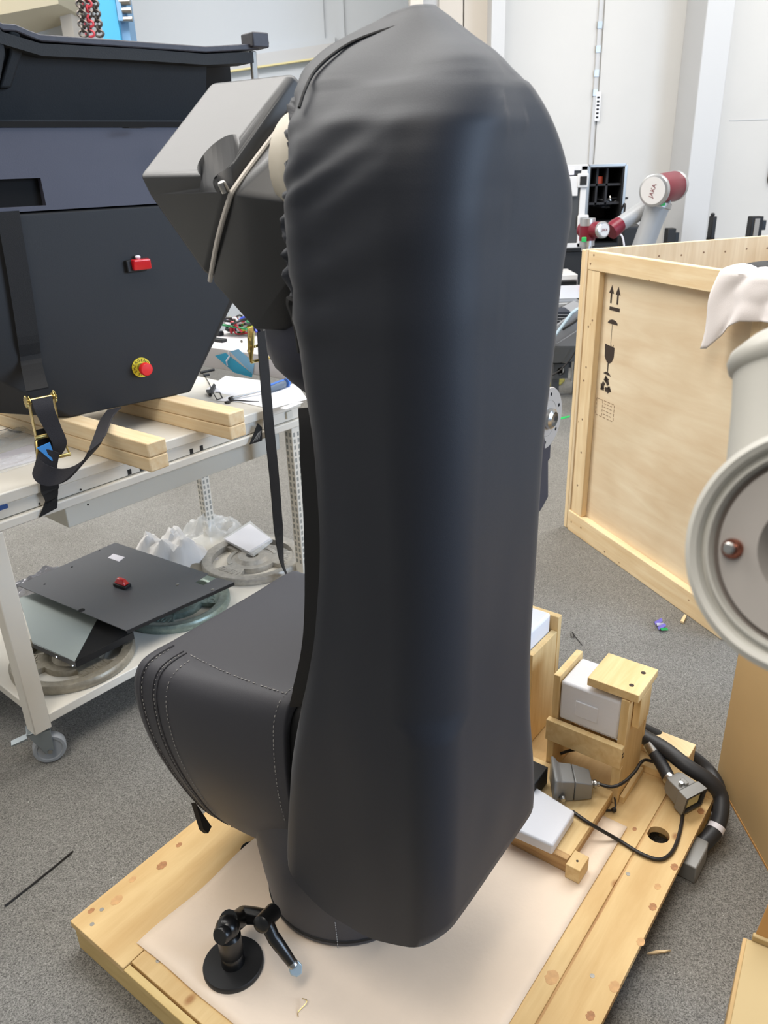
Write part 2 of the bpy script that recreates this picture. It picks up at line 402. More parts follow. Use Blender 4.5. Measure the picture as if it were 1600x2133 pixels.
struct('ceiling', MB().fbox(XY, -7, 7, -1.5, 9.5, 5.6, 5.7), M_WALL)
struct('baseboard_back', MB().fbox(XY, xs, 7, YW - .015, YW, 0, .1), M_COLUMN)
# columns and strips
c0, c1 = AY(1452, 200, 7.05).x, AY(1508, 200, 7.05).x
struct('trim_1', MB().fbox(XY, c0, c1, 7.05, YW, 0, 5.6), M_COLUMN, bevel=.006)
struct('trim_2', MB().fbox(XY, c1, c1 + .05, 7.32, YW, 0, 5.6), M_COLUMN, bevel=.004)
for i, (u0, u1, dy, mt) in enumerate([(856, 882, .34, M_WALLW), (882, 915, .05, M_COLUMN), (915, 964, .08, M_WALLW), (967, 1023, .07, M_WALLW), (1024, 1052, .34, M_COLUMN)]):
    struct('trim_%d' % (i + 3), MB().fbox(XY, AY(u0, 60, YW - dy).x, AY(u1, 60, YW - dy).x, YW - dy, YW + .02, 0, 5.6), mt)
# surface conduit with a label along the wall joint
cd_ = thing('wall_conduit', 'thin white conduit strip running up the joint of the white wall', 'conduit', (xj - .03, YW - .02, 1.2))
a, b = AY(1236, 345, YW - .02), AY(1256, 20, YW - .02)
MB().fbox(XY, xj - .045, xj - .020, YW - .02, YW + .001, 1.25, 4.6).build('channel', M_COLUMN, cd_)
for v in (60, 110, 160, 200): MB().fbox(XY, xj - .05, xj - .012, YW - .024, YW + .001, AY(1250, v, YW).z, AY(1250, v, YW).z + .05).build('clip', M_STEEL, cd_)
p = AY(1244, 222, YW); MB().fbox(XY, p.x - .02, p.x + .02, YW - .025, YW - .018, p.z - .11, p.z + .11).build('printed_label', M_PAPER, cd_)
for k in range(6): MB().fbox(XY, p.x - .012, p.x + .01, YW - .0265, YW - .0245, p.z - .09 + k * .03, p.z - .075 + k * .03).build('print_mark', M_SLOT, cd_)
# outlined rounded hatch at the right edge
ph = AY(1592, 345, YW); hp = []
for cx, cz, a0 in ((.05, .17, 180), (.65, .17, 270), (.65, 1.0, 0), (.05, 1.0, 90)):
    for k in range(5):
        an = math.radians(a0 + k * 22.5); hp.append(V((ph.x + .05 + cx + .05 * math.cos(an), YW - .012, ph.z - .28 + cz + .05 * math.sin(an))))
tag(MB().tube(hp + [hp[0]], .008, 6).build('hatch_outline', M_SLOT), 'thin dark rounded outline of a hatch on the white wall at the right', 'hatch')
tag(MB().fbox(XY, AY(1520, 250, YW).x, AY(1600, 250, YW).x, YW - .003, YW + .002, AY(1550, 251, YW).z, AY(1550, 249, YW).z).build('trim_8', M_COLUMN), kind='structure')
# rail on the rear wall
rl = thing('wall_trunking', 'white horizontal trunking with a shiny yellow lower edge on the rear wall', 'trunking', AY(580, 140, YL))
pa, pb = AY(380, 163, YL), AY(700, 116, YL)
for nm, dz0, dz1, dy, mt in (('upper_rail', .10, .15, .04, M_WALLB), ('channel', 0.0, .10, .07, M_COLUMN), ('bright_edge', -.014, 0.0, .075, mat('yellow edge strip', (232, 218, 160), .3))):
    MB().hexa([pa + V((0, -dy, dz0)), pb + V((0, -dy, dz0)), pb + V((0, .02, dz0)), pa + V((0, .02, dz0)), pa + V((0, -dy, dz1)), pb + V((0, -dy, dz1)), pb + V((0, .02, dz1)), pa + V((0, .02, dz1))]).build(nm, mt, rl)
for i, (u0, u1) in enumerate([(668, 676), (715, 718)]):
    struct('trim_%d' % (i + 9), MB().fbox(XY, AY(u0, 60, YL).x, AY(u1, 60, YL).x, YL - .02, YL + .01, 0, 5.6), M_WALLB)
# beige soffit and pilaster top left
s0 = AY(-60, 42, 7.6); s1 = AY(122, 8, 7.9)
struct('trim_11', MB().hexa([V((s0.x, s0.y, s0.z)), V((s1.x, s1.y, s1.z)), V((s1.x, YL, s1.z)), V((s0.x, YL, s0.z)), V((s0.x, s0.y, 5.6)), V((s1.x, s1.y, 5.6)), V((s1.x, YL, 5.6)), V((s0.x, YL, 5.6))]), M_BEIGE)
struct('trim_12', MB().fbox(XY, AY(122, 20, 8.3).x, AY(146, 20, 8.3).x, 8.3, YL, 0, 5.6), M_WALLW)

# ------------------------------------------------------------------ pallet
HP = .09
pal = thing('plywood_pallet', 'large plywood transport pallet with a hole and knots, under the covered robot', 'pallet', RB(.1, .2, 0))
N0, N1, E0, E1 = -.408, .628, -.43, .80
t0 = .072
def plank(name, a0, a1, b0, b1, z0, z1, mt, bv=.0015): return MB().fbox(RB, a0, a1, b0, b1, z0, z1).build(name, mt, pal, bevel=bv)
plank('board', N0, -.216, E0 + .001, E1, t0, HP, W_PLYE)
plank('board', -.214, .526, E0 + .020, E1, t0, HP, W_PLYE)
plank('edge_strip', -.214, N1, E0, E0 + .016, t0 - .004, HP - .002, W_SIDE)
# right board with a round hole, built as a frame of sectors around the hole
hn, he, hr = .556, .553, .026
def holed(a0, a1, b0, b1, z0, z1, hn, he, hr, n=32):
    mb = MB(); vs = []
    out = []
    angs = sorted([2 * math.pi * k / n for k in range(n)] + [math.atan2(y - he, x - hn) % (2 * math.pi) for x in (a0, a1) for y in (b0, b1)])
    n = len(angs)
    for an in angs:
        dx, dy = math.cos(an), math.sin(an); t = 1e9
        if dx > 1e-9: t = min(t, (a1 - hn) / dx)
        if dx < -1e-9: t = min(t, (a0 - hn) / dx)
        if dy > 1e-9: t = min(t, (b1 - he) / dy)
        if dy < -1e-9: t = min(t, (b0 - he) / dy)
        out.append((hn + dx * t, he + dy * t))
    mb.rings([[RB(hn + hr * math.cos(an), he + hr * math.sin(an), z) for an in angs] if inner else [RB(x, y, z) for x, y in out] for inner, z in ((0, z0), (1, z0), (1, z1), (0, z1), (0, z0))], False, False)
    return mb
holed(.532, N1, E0 + .018, E1, t0, HP, hn, he, hr, 64).build('board', W_PLYE, pal)
MB().fbox(RB, -.216, -.214, E0 + .018, E1, t0 - .01, HP - .008).fbox(RB, .526, .532, E0 + .018, E1, t0 - .01, HP - .004).build('joint_strip', W_EDGEE, pal)
plank('side_board', N0 + .002, N1 - .03, E0 + .006, E0 + .030, 0.001, t0, W_SIDE)
plank('side_board', N0 + .002, N0 + .024, E0 + .03, E1 - .02, 0.001, t0, W_SIDE)
for n0 in (N0 + .06, .07, .36): plank('runner', n0, n0 + .07, E0 + .03, E1 - .03, 0.0, t0, W_SIDE)
plank('corner_block', .535, N1 - .006, .64, .79, 0.0, t0 - .001, W_SIDE)
plank('back_beam', .40, .545, .795, .855, HP - .02, HP + .06, W_BEAMX)
plank('back_strip', .42, .632, .742, .795, HP, HP + .022, W_CRAD)
plank('post_strip', .4375, .450, .60, .735, HP, HP + .02, W_CRAD)
for nn, ee in [(-.36, -.405), (-.375, -.37), (-.17, -.375), (-.03, -.345), (.575, .12), (.58, -.02), (.54, .40)]:
    MB().lathe(RB(nn, ee, HP), Z3, [(.005, 0), (.005, .0007), (.002, .0009)], 10).build('screw_head', M_DULL, pal, smooth=True)
MB().lathe(RB(-.228, -.055, HP), Z3, [(.022, 0), (.022, .0006)], 20).build('hand_hole', M_VOID, pal)
M_KNOT = mat('knot wood', (172, 122, 78), .6, var=.25, vscale=90); M_KNOT2 = mat('pale knot wood', (204, 160, 108), .6, var=.12, vscale=60)
for u, v, r, dark in [(190, 1897, .006, 1), (243, 1875, .011, 0), (276, 1832, .007, 0), (337, 1803, .010, 1), (373, 1760, .006, 1), (1370, 1847, .007, 0), (1360, 1889, .008, 1), (1335, 1962, .008, 0), (1230, 2116, .008, 1), (1150, 2036, .013, 0), (1405, 1806, .008, 1), (1460, 1690, .008, 1), (1322, 1727, .005, 1), (1280, 2055, .010, 0)]:
    q = ZP(u, v, HP); mb = MB().rings([[q + EX * (r * 1.35 * g_ * math.cos(k * math.pi / 8)) + NX * (r * g_ * math.sin(k * math.pi / 8) * (1 + .15 * math.sin(3 * k))) + Z3 * h_ for k in range(16)] for g_, h_ in ((1, -.0004), (1, .0004), (.5, .0006))])
    mb.build('knot', M_KNOT if dark else M_KNOT2, pal, smooth=True)
# foam film
g = []; na, nb = 40, 46
for j in range(nb + 1):
    row = []
    for i in range(na + 1):
        n = -.236 + (.487 + .236) * i / na; e = -.376 + (.53 + .376) * j / nb
        if i == 0: n += .004 * math.sin(e * 23)
        if j == 0: e += .001 * math.sin(n * 31)
        row.append(RB(n, e, HP + .0022 + .0018 * max(0, noise.noise(V((n * 5, e * 5, 0))))))
    g.append(row)
fm = MB().rings(g, False, False, False)
fo = fm.build('foam_sheet', M_FILM, label='thin translucent pinkish foam sheet laid flat on the plywood pallet', cat='sheet', smooth=True)
s = fo.modifiers.new('thick', 'SOLIDIFY'); s.thickness = .0018
tag(MB().tube(spline([RB(.135, -.262, HP + .008), RB(.147, -.262, HP + .014), RB(.15, -.268, HP + .012), RB(.146, -.285, HP + .006), RB(.152, -.292, HP + .005)], 4), .0009, 6).build('staple', M_ZINC), 'small bent brass staple lying on the foam sheet at the bottom of the photo', 'staple')

# ------------------------------------------------------------------ covered robot
rob = thing('covered_robot', 'tall industrial robot arm wrapped in a black fabric cover, standing on the plywood pallet', 'robot', RB(.025, .017, HP))
T_nL = [(.25, .03), (.334, .015), (.46, .035), (.64, .072), (.778, .118), (.93, .148), (1.06, .168), (1.256, .178), (1.32, .168), (1.42, .166), (1.48, .164), (1.55, .160), (1.61, .160), (1.66, .145), (1.70, .108), (1.725, .088), (1.745, .100), (1.757, .145), (1.768, .205)]
T_eC = [(.40, .215), (.55, .188), (.656, .165), (.876, .143), (.966, .144), (1.1, .142), (1.21, .145), (1.285, .155), (1.355, .166), (1.42, .170), (1.476, .183), (1.533, .2), (1.566, .185), (1.6, .158), (1.65, .128), (1.68, .085), (1.705, .068), (1.73, .052), (1.75, .045), (1.768, .035)]
T_eB = [(.3, -.188), (1.56, -.188), (1.61, -.178), (1.65, -.155), (1.69, -.115), (1.72, -.075), (1.745, -.035), (1.768, .0)]
T_nB = [(.3, .405), (.6, .412), (1.5, .42), (1.62, .425), (1.68, .415), (1.715, .39), (1.74, .345), (1.757, .30), (1.768, .27)]
def bag_section(z, zz=None):
    k_s = .035 if z < 1.70 else max(.004, (1.768 - z) * .5)
    nL, eC, eB, nB = sinterp(T_nL, z, k_s), sinterp(T_eC, z, k_s), sinterp(T_eB, z, k_s), sinterp(T_nB, z, k_s)
    wmin = min(nB - nL, eC - eB)
    cs = [((nL, eB), min(.045, wmin * .45), 180), ((nB, eB), min(.085 if z > .8 else .06, wmin * .45), 270), ((nB, eC), min(.07, wmin * .45), 0), ((nL, eC), min(.05, wmin * .45), 90)]
    arcs = []
    for (n, e), r, a0 in cs:
        sx = 1 if a0 in (270, 0) else -1; sy = 1 if a0 in (0, 90) else -1
        cx, cy = n - sx * r, e - sy * r
        arcs.append([(cx + r * math.cos(math.radians(a0 + k * 90 / 9)), cy + r * math.sin(math.radians(a0 + k * 90 / 9))) for k in range(10)])
    pts = []
    for i in range(4):
        pts += arcs[i]; a, b = arcs[i][-1], arcs[(i + 1) % 4][0]
        for k in range(1, 22): pts.append((a[0] + (b[0] - a[0]) * k / 22, a[1] + (b[1] - a[1]) * k / 22))
    return pts
def zbot(n, e):
    s_ = max(0, min(1, (e + .188) / .36))
    front = sinterp([(.0, .345), (.035, .325), (.08, .285), (.14, .264), (.25, .276), (.33, .312), (.385, .345), (.41, .368)], n, .02)
    return front * (1 - s_) + .398 * s_
zs = [.36 + (1.55 - .36) * k / 60 for k in range(61)] + [1.55 + .205 * (k / 42) for k in range(1, 43)] + [1.759, 1.763, 1.766, 1.768]
rs = []
for j, z in enumerate(zs):
    sec = bag_section(z); row = []
    nL, nB = interp(T_nL, z), interp(T_nB, z)
    for n, e in sec:
        zz = z
        if z < .75:
            zb = zbot(n, e); zz = zb + (z - .36) / (.75 - .36) * (.75 - zb)
        q = V((n, e, zz))
        dn = n - nL
        f = 0.0
        if e < -.05 and 1.36 < z < 1.70:       # gathers fanning out of the elastic opening
            wgt = math.exp(-dn / .045) * min(1, (z - 1.36) / .06) * min(1, (1.70 - z) / .05)
            f += .006 * wgt * math.sin((zz - .55 * dn) * 120 + 1.5 * noise.noise(V((n * 9, zz * 9, 2))))
            k3 = [(1.405, .10, .010, .013), (1.455, .32, .012, .010), (1.50, .55, .011, .012), (1.553, .45, .008, .010), (1.615, .35, .007, .012)]
            for z0_, sl_, am_, wd_ in k3: f += am_ * math.exp(-dn / .13) * math.exp(-((zz - z0_ - sl_ * dn) / (wd_ * (1 + dn * 5))) ** 2)
        f += .006 * noise.noise(V((n * 4, e * 4, zz * 2.0))) + .0015 * noise.noise(V((n * 13, e * 13, zz * 7 + 5)))
        if 1.60 < z < 1.70 and e < 0: f += .004 * math.exp(-((zz - 1.645 + .03 * (dn - .15)) / .012) ** 2) * math.exp(-((dn - .16) / .11) ** 2)
        if z > 1.5: f += .004 * noise.noise(V((n * 8 + 3, e * 8, zz * 8)))
        c = V(((nL + nB) / 2, (interp(T_eB, z) + interp(T_eC, z)) / 2, zz)); d = (q - c); d.z = 0; d.normalize()
        q = q + d * f
        if z > 1.69: q.z += .008 * noise.noise(V((n * 7, e * 7, 9))) + .012 * math.exp(-((n - .27) / .045) ** 2 - ((e - .02) / .06) ** 2)
        row.append(RB(q.x, q.y, q.z))
    rs.append(row)
def inset(row, k, dz):
    c = sum(row, V((0, 0, 0))) / len(row); return [c + (p - c) * k + Z3 * (dz + (c.z - p.z) * (1 - k) * .3) for p in row]
bot = rs[0]
rs = [inset(bot, .2, .04), inset(bot, .7, .03), inset(bot, .93, .004), inset(bot, .975, -.004)] + rs
top = rs[-1]; rs += [inset(top, .75, .002), inset(top, .4, .003)]
cov = MB().rings(rs).build('arm_cover', M_CLOTH, rob, smooth=True, angle=75)
# elastic ruffle round the elbow opening
rs = []; NB_, MB_ = 260, 12
for i in range(NB_):
    t = 2 * math.pi * i / NB_; row = []
    wob = 1 + .012 * noise.noise(V((math.cos(t) * 9, math.sin(t) * 9, 3)))
    for k in range(MB_):
        ph = 2 * math.pi * k / MB_
        rr = .0125 * (1 + .9 * noise.noise(V((math.cos(t) * 10, math.sin(t) * 10, 1 + .1 * k))) + .5 * noise.noise(V((math.cos(t) * 22, math.sin(t) * 22, k * .3))))
        R_ = 1 + 0 * t
        ee = -.005 + (.160 * wob + rr * math.cos(ph)) * math.cos(t); zz = 1.50 + (.215 * wob + rr * math.cos(ph)) * math.sin(t)
        lean = interp([(1.28, 0), (1.6, 0), (1.70, -.035), (1.74, -.05)], zz)
        row.append(RB(.172 + lean + rr * 1.1 * math.sin(ph), ee, zz))
    rs.append(row)
rs.append(rs[0]); MB().rings(rs, False, False).build('elastic_cuff', M_CLOTH, rob, smooth=True, angle=80)
# bunched tie end below the cuff
MB().tube(spline([RB.py(u, v, -.172) for u, v in [(608, 622), (606, 634), (612, 655), (619, 690), (624, 735)]], 5), [.008 - .005 * k / 20 for k in range(21)], 7).build('drawstring', M_CLOTHK, rob, smooth=True)
# dark rear flap edge beside the left side of the cover
fl = []
for u, v, e in [(632, 850, -.17), (642, 900, -.175), (650, 1000, -.178), (655, 1120, -.18), (655, 1260, -.18), (648, 1350, -.18), (630, 1430, -.175), (614, 1470, -.17)]: fl.append(RB.py(u, v, e))
fl = spline(fl, 5); wdt = [.006] * 6 + [.035] * 30
MB().ribbon(fl, [RB.x * interp([(0, .01), (8, .03), (len(fl) - 6, .03), (len(fl), .012)], i) + RB.y * .01 for i in range(len(fl))], .006).build('cover_flap', M_CLOTHK, rob, smooth=True)
# top seam of the cover
sm = []
for u, v in [(628, 232), (640, 195), (658, 160), (690, 128), (735, 98), (790, 76), (840, 62)]:
    for e in [x * .002 for x in range(-100, 60)]:
        q = RB.loc(RB.py(u, v, e))
        if interp(T_eB, q.z) > e - .002 or q.z > 1.768: continue
        sm.append(RB(q.x, e - .004, q.z + .004)); break
if len(sm) > 3: MB().tube(spline(sm, 5), .0022, 5).build('cover_seam', M_CLOTHK, rob, smooth=True)

# shoulder hood
PA = [(-.13, .702), (-.185, .703), (-.218, .692), (-.235, .655), (-.236, .59), (-.226, .52), (-.205, .44), (-.172, .345), (-.13, .25), (-.085, .185), (-.03, .165), (.05, .18), (.15, .26), (.22, .40), (.25, .55), (.25, .68), (.22, .705), (.10, .703)]
PB = [(-.118, .702), (-.14, .690), (-.156, .655), (-.163, .596), (-.165, .54), (-.163, .48), (-.158, .43), (-.15, .38), (-.14, .33), (-.11, .285), (-.05, .265), (.04, .28), (.14, .33), (.22, .42), (.25, .55), (.25, .70), (.22, .735), (.10, .72)]
def prof_at(t, n, grow=1.0):
    pts = [((1 - t) * a[0] + t * b[0], (1 - t) * a[1] + t * b[1]) for a, b in zip(PA, PB)]
    bulge = .012 * math.sin(math.pi * max(0, min(1, t)))
    ce, cz = 0.0, .48
    pts = [(ce + (e - ce) * grow, cz + (z - cz) * grow) for e, z in pts]
    P3 = [V((n, e, z)) for e, z in pts]; P3 = spline(P3 + [P3[0]], 4)[:-1]
    out = []
    for q in P3:
        k = bulge if q.y < -.05 else 0
        out.append(RB(q.x, q.y - k, q.z))
    return out
NA, NBB = -.292, .045
rs = [prof_at(0, NA - .02, .80), prof_at(0, NA - .012, .93), prof_at(0, NA - .004, .985), prof_at(0, NA, 1.0), prof_at(.02, NA + .008, 1.003)]
for k in range(1, 15): rs.append(prof_at(k / 14, NA + .008 + (NBB - NA - .008) * k / 14))
rs += [prof_at(1, NBB + .003, .985), prof_at(1, NBB + .001, .93), prof_at(1, NBB - .01, .80)]
MB().rings(rs).build('shoulder_cover', M_CLOTH2, rob, smooth=True, angle=70)
MB().rings([prof_at(1, .0, .86), prof_at(1, .10, .86), prof_at(1, .20, .80)]).build('shoulder_core', M_CLOTHK, rob, smooth=True, angle=70)
def hood_curve(t, n0=0, i0=2, i1=42, out=.0015):
    n = NA + .008 + (NBB - NA - .008) * t; c = prof_at(t, n)
    cc = RB(n, 0, .48); return [p + (p - cc).normalized() * out for p in c[i0:i1]]
for t in (.03, .13, .16): MB().tube(hood_curve(t, i0=1, i1=41, out=.001), .0032 if t < .1 else .002, 6).build('welt', M_CLOTH2, rob, smooth=True)
for t in (.045, .145, .24): stitches(hood_curve(t)).build('stitching', M_THREAD, rob)
seam = [prof_at(t / 20, NA + .008 + (NBB - NA - .008) * t / 20)[1] + Z3 * .0015 for t in range(4, 20)]
stitches(seam, .006, .0095).build('stitching', M_THREAD, rob)
stitches(hood_curve(.95, i0=0, i1=26)).build('stitching', M_THREAD, rob)
back = [RB(NA + .008 + (NBB - NA - .008) * .95, e, .7035 + .018 * (e + .118) / .34) for e in (-.118, -.06, 0, .06, .12, .17)]
stitches(back).build('stitching', M_THREAD, rob)
# pointed flap hanging under the hood rim
q0 = [RB.px(u, v, -.26) for u, v in [(398, 1672), (432, 1722), (425, 1736), (415, 1728)]]
MB().prism(q0, RB.x * .008 + RB.y * .006).build('strap_end', M_CLOTHK, rob)
# base cover
bc_ = RB(.025, .017, 0)
MB().lathe(bc_, Z3, [(.178, HP + .008), (.181, HP + .014), (.181, .115), (.184, .15), (.190, .20), (.196, .26), (.196, .33), (.16, .42)], 48).build('base_cover', M_CLOTH2, rob, smooth=True, angle=60)
MB().lathe(bc_, Z3, [(.180, HP + .020), (.1830, HP + .022), (.1830, HP + .028), (.180, HP + .030)], 48, False, False).build('base_hem', M_CLOTHK, rob, smooth=True)
pb0 = RB.loc(ZP(705, 1955, HP + .02)); an = math.atan2(pb0.y - .017, pb0.x - .025)
stitches([bc_ + RB.x * (math.cos(an) * r) + RB.y * (math.sin(an) * r) + Z3 * z for r, z in ((.1835, HP + .01), (.1825, .115), (.1855, .15), (.190, .185))], .005, .008).build('stitching', M_THREAD, rob)

# moulded elbow housing: two shells with a pale strip between
E_ = lambda n, e, z: RB(n, e, z)
F1p, F1n = E_(-.2, -.12, 1.592), None
tl = RB.loc(RB.px(440, 168, -.2)); ml = RB.loc(RB.px(287, 366, -.2))
A0, A1 = E_(-.2, tl.y, tl.z), E_(-.2, ml.y, ml.z)
F1n = (A0 - A1).cross(RB.x).normalized()
K1 = PL(602, 150, A0, F1n); K2 = PL(468, 336, A0, F1n); MR = PL(425, 364, A0, F1n); TR = PL(612, 148, A0, F1n)
S1, S2, S3 = RB.px(612, 228, 0), RB.px(478, 402, 0), RB.px(432, 585, -.13)
S4, S5 = RB.px(525, 690, -.05), RB.px(612, 692, 0)
bk = [E_(-.2, .19, 1.60), E_(0, .22, 1.62), E_(-.17, .16, 1.50), E_(-.02, .16, 1.46), E_(-.19, ml.y + .006, ml.z - .03)]
shell = hull([A0, A1, K1, K2, MR, TR, S1, S2, S3] + bk)
sh = shell.build('outer_shell', M_SHELL, rob, bevel=.015, seg=5)
# notch for the screw
nc_ = RB.px(462, 392, -.045); nc_.z -= .004
cut = MB().lathe(nc_, Z3, [(.033, 0), (.033, .12)], 28).build('cut', M_SHELL)
bo = sh.modifiers.new('notch', 'BOOLEAN'); bo.object = cut; bo.operation = 'DIFFERENCE'; bo.solver = 'EXACT'
if 'wn' in sh.modifiers: sh.modifiers.remove(sh.modifiers['wn'])
dg = bpy.context.evaluated_depsgraph_get(); me = bpy.data.meshes.new_from_object(sh.evaluated_get(dg))
sh.modifiers.clear(); sh.data = me; bpy.data.objects.remove(cut)
me.shade_smooth(); wn = sh.modifiers.new('wn', 'WEIGHTED_NORMAL'); wn.weight = 100; wn.keep_sharp = False
sc_ = RB.px(469, 390, -.008); sc_ = sc_ + (CAM - sc_).normalized() * .007
MB().lathe(sc_ - Z3 * .006, Z3 - RB.y * .5, [(.0065, 0), (.0065, .013), (.005, .015)], 14).build('screw', M_STEEL, rob, smooth=True)
rp = [q + RB.x * .006 for q in (S1, S2, S3, S4, S5)]
P1, P2, P3 = RB.px(536, 438, .04), RB.px(612, 560, .06), RB.px(600, 418, .085)
inner = hull(rp + [P1, P2, P3, RB.px(612, 250, .03), E_(.09, .02, 1.68), E_(.09, .16, 1.6), E_(.09, .12, 1.45), E_(.09, .06, 1.42), E_(.006, .2, 1.6), E_(.006, .16, 1.44)])
inner.build('inner_shell', M_SHELL, rob, bevel=.009, seg=4)
sp_ = [S1, S1.lerp(S2, .5), S1.lerp(S2, .93), S2.lerp(S3, .08), S2.lerp(S3, .5), S3]
MB().tube(spline([q + RB.x * .003 - RB.y * o for q, o in zip(sp_, (.003, .003, 0, 0, .003, -.003))], 6), .0040, 8).build('sealing_strip', M_SEAM, rob, smooth=True)
MB().lathe(E_(.085, -.016, 1.60), RB.x, [(.075, -.02), (.082, .005), (.087, .015), (.087, .05), (.084, .06), (.084, .13)], 40).build('joint_ring', M_BEIGEP, rob, smooth=True)
# covered forearm running down behind the arm, with its wrist flange
fa, fb = E_(0, -.0, 1.378), E_(0, .88, .885)
dfa = (fb - fa).normalized()
MB().tube([fa + (fb - fa) * (k / 20) + V((0, 0, .004 * math.sin(k * 1.7))) for k in range(21)], [interp([(0, .06), (1, .10), (2.5, .116), (10, .10), (16, .06), (20, .045)], k) + .002 * math.sin(k * 2.3) for k in range(21)], 18).build('forearm_cover', M_NAVY, rob, smooth=True, angle=70)
wr = []
for u0, u1, v, nd in [(1095, 1150, 895, 0), (1085, 1148, 930, 0), (1080, 1147, 955, 0), (1070, 1143, 960, 0), (1068, 1143, 1000, 0), (1060, 1143, 1035, 0), (1060, 1128, 1062, 0), (1060, 1118, 1075, 0)]:
    a, b = RB.px(u0, v, .02), RB.px(u1, v, .02); d = RB.x * .07
    wr.append([a, b, b - d * .5 + RB.y * .01, b - d, a - d, a - d * .5])
MB().rings(wr).build('wrist_cover', M_NAVY, rob, bevel=.004)
MB().ribbon([RB.px(1118, v, .03) for v in (935, 980, 1040)], RB.y * .01, .006).build('cover_fold', M_CLOTHK, rob)
fc = RB.px(1142, 872, .03)
MB().lathe(fc, RB.x, [(.03, -.05), (.05, -.02), (.083, -.012), (.085, -.004), (.083, 0), (.05, 0), (.05, -.0012), (.049, 0.0)], 40).build('wrist_flange', M_GREYF, rob, smooth=True)
MB().lathe(fc + RB.y * .003, RB.x, [(.028, 0), (.028, .012), (.020, .018), (.020, .012), (.010, .012)], 24).build('flange_boss', M_STEEL, rob, smooth=True)
for k in range(6):
    an = math.radians(k * 60 + 20); MB().cyl(fc + RB.y * .066 * math.cos(an) + Z3 * .066 * math.sin(an) - RB.x * .001, fc + RB.y * .066 * math.cos(an) + Z3 * .066 * math.sin(an) + RB.x * .0006, .005, 10).build('flange_hole', M_VOID, rob)

# ------------------------------------------------------------------ small desk robot model
toy = thing('small_robot_arm', 'small glossy black robot arm model on a round black disc base, on the foam sheet', 'robot arm', ZP(487, 2012, HP + .004))
tc = ZP(487, 2012, HP + .004)
MB().lathe(tc, Z3, [(.061, 0), (.062, .003), (.062, .010), (.060, .013)], 48).build('base_disc', M_BLACK, toy, smooth=True)
j1 = AY(486, 1932, tc.y); MB().lathe(tc + Z3 * .013, Z3, [(.024, 0), (.023, .02), (.0205, .025), (.024, .028), (.024, j1.z - tc.z - .035), (.019, j1.z - tc.z - .03), (.019, j1.z - tc.z - .018)], 24).build('base_column', M_GLOSSK, toy, smooth=True)
j1 = V((tc.x, tc.y, j1.z))
ax1 = (V((.75, .6, .12))).normalized(); 
MB().ball(j1, .025, 18).build('shoulder_joint', M_GLOSSK, toy, smooth=True)
MB().lathe(j1 - ax1 * .004 + V((.0, -.012, .004)), V((-.45, -.8, .35)), [(.019, 0), (.019, .012), (.016, .016)], 20).build('shoulder_cap', M_GLOSSK, toy, smooth=True)
j2 = AY(508, 1906, tc.y + .055); MB().tube([j1 + V((.0, .01, .006)), (j1 + j2) / 2, j2], [.022, .020, .019], 16).build('upper_link', M_GLOSSK, toy, smooth=True)
j3 = AY(556, 1912, tc.y + .02)
MB().ball(j2, .0172, 16).build('elbow_joint', M_GLOSSK, toy, smooth=True)
MB().tube([j2, (j2 + j3) / 2 + V((0, 0, .002)), j3], [.0185, .017, .016], 16).build('forearm_link', M_GLOSSK, toy, smooth=True)
j4 = AY(548, 1922, tc.y - .015); j4b = AY(566, 1903, tc.y + .015)
MB().lathe(j4 + (j4 - j4b) * .35, j4b - j4, [(.012, 0), (.0175, .004), (.0175, (j4b - j4).length * 1.55), (.012, (j4b - j4).length * 1.7)], 20).build('wrist_joint', M_GLOSSK, toy, smooth=True)
j5 = AY(607, 2004, tc.y - .045)
MB().tube([j4 + V((.006, .004, -.004)), j4.lerp(j5, .35), j4.lerp(j5, .4), j4.lerp(j5, .8), j5], [.0145, .0128, .0137, .0120, .0105], 16).build('lower_link', M_GLOSSK, toy, smooth=True)
dj = (j5 - j4).normalized()
MB().lathe(j5 - dj * .002, dj, [(.009, 0), (.011, .004), (.011, .010), (.007, .013)], 16).build('tool_collar', M_STEEL, toy, smooth=True)
sd = dj.cross(CAM - j5).normalized()
MB().prism([j5 + dj * .006 - sd * .012, j5 + dj * .006 + sd * .011, j5 + dj * .018 + sd * .015, j5 + dj * .030 + sd * .008, j5 + dj * .032 - sd * .004, j5 + dj * .02 - sd * .013], (CAM - j5).normalized() * .006).build('tool_tip', M_SILVERTIP, toy, bevel=.002)

# ------------------------------------------------------------------ workbench
ZS, ZT = .17, .855
L0, L1 = 1.075, .62                       # length along the front edge, depth
ben = thing('workbench', 'cream white mobile workbench with a lower shelf and casters, at the left', 'workbench', TB(.5, .3, 0))
def bp(name, a0, a1, b0, b1, c0, c1, mt=M_TABLE, bv=.003): return MB().fbox(TB, a0, a1, b0, b1, c0, c1).build(name, mt, ben, bevel=bv)
bp('tabletop', -.75, L0 + .02, .0, L1 + .06, ZT - .032, ZT, bv=.004)
rail = bp('apron', -.75, L0 + .012, .008, .03, .785, ZT - .032)
bp('apron_lip', -.75, L0 + .012, -.004, .03, .757, .783, bv=.004)
bp('apron', -.75, L0, L1, L1 + .02, .76, ZT - .032)
bp('apron', L0 - .02, L0, .03, L1, .76, ZT - .032)
for u, v in [(270, 983), (295, 975), (399, 940), (420, 933)]:
    q = TB.loc(TB.py(u, v, .0075)); MB().fbox(TB, q.x - .006, q.x + .006, .0068, .02, q.z - .008, q.z + .008).build('slot_hole', M_SLOT, ben)
for u, v in [(168, 1020), (82, 1049), (183, 1051)]:
    q = TB.py(u, v, .0075); MB().cyl(q, q - TB.y * .0012, .003, 8).build('rivet', M_SLOT, ben)
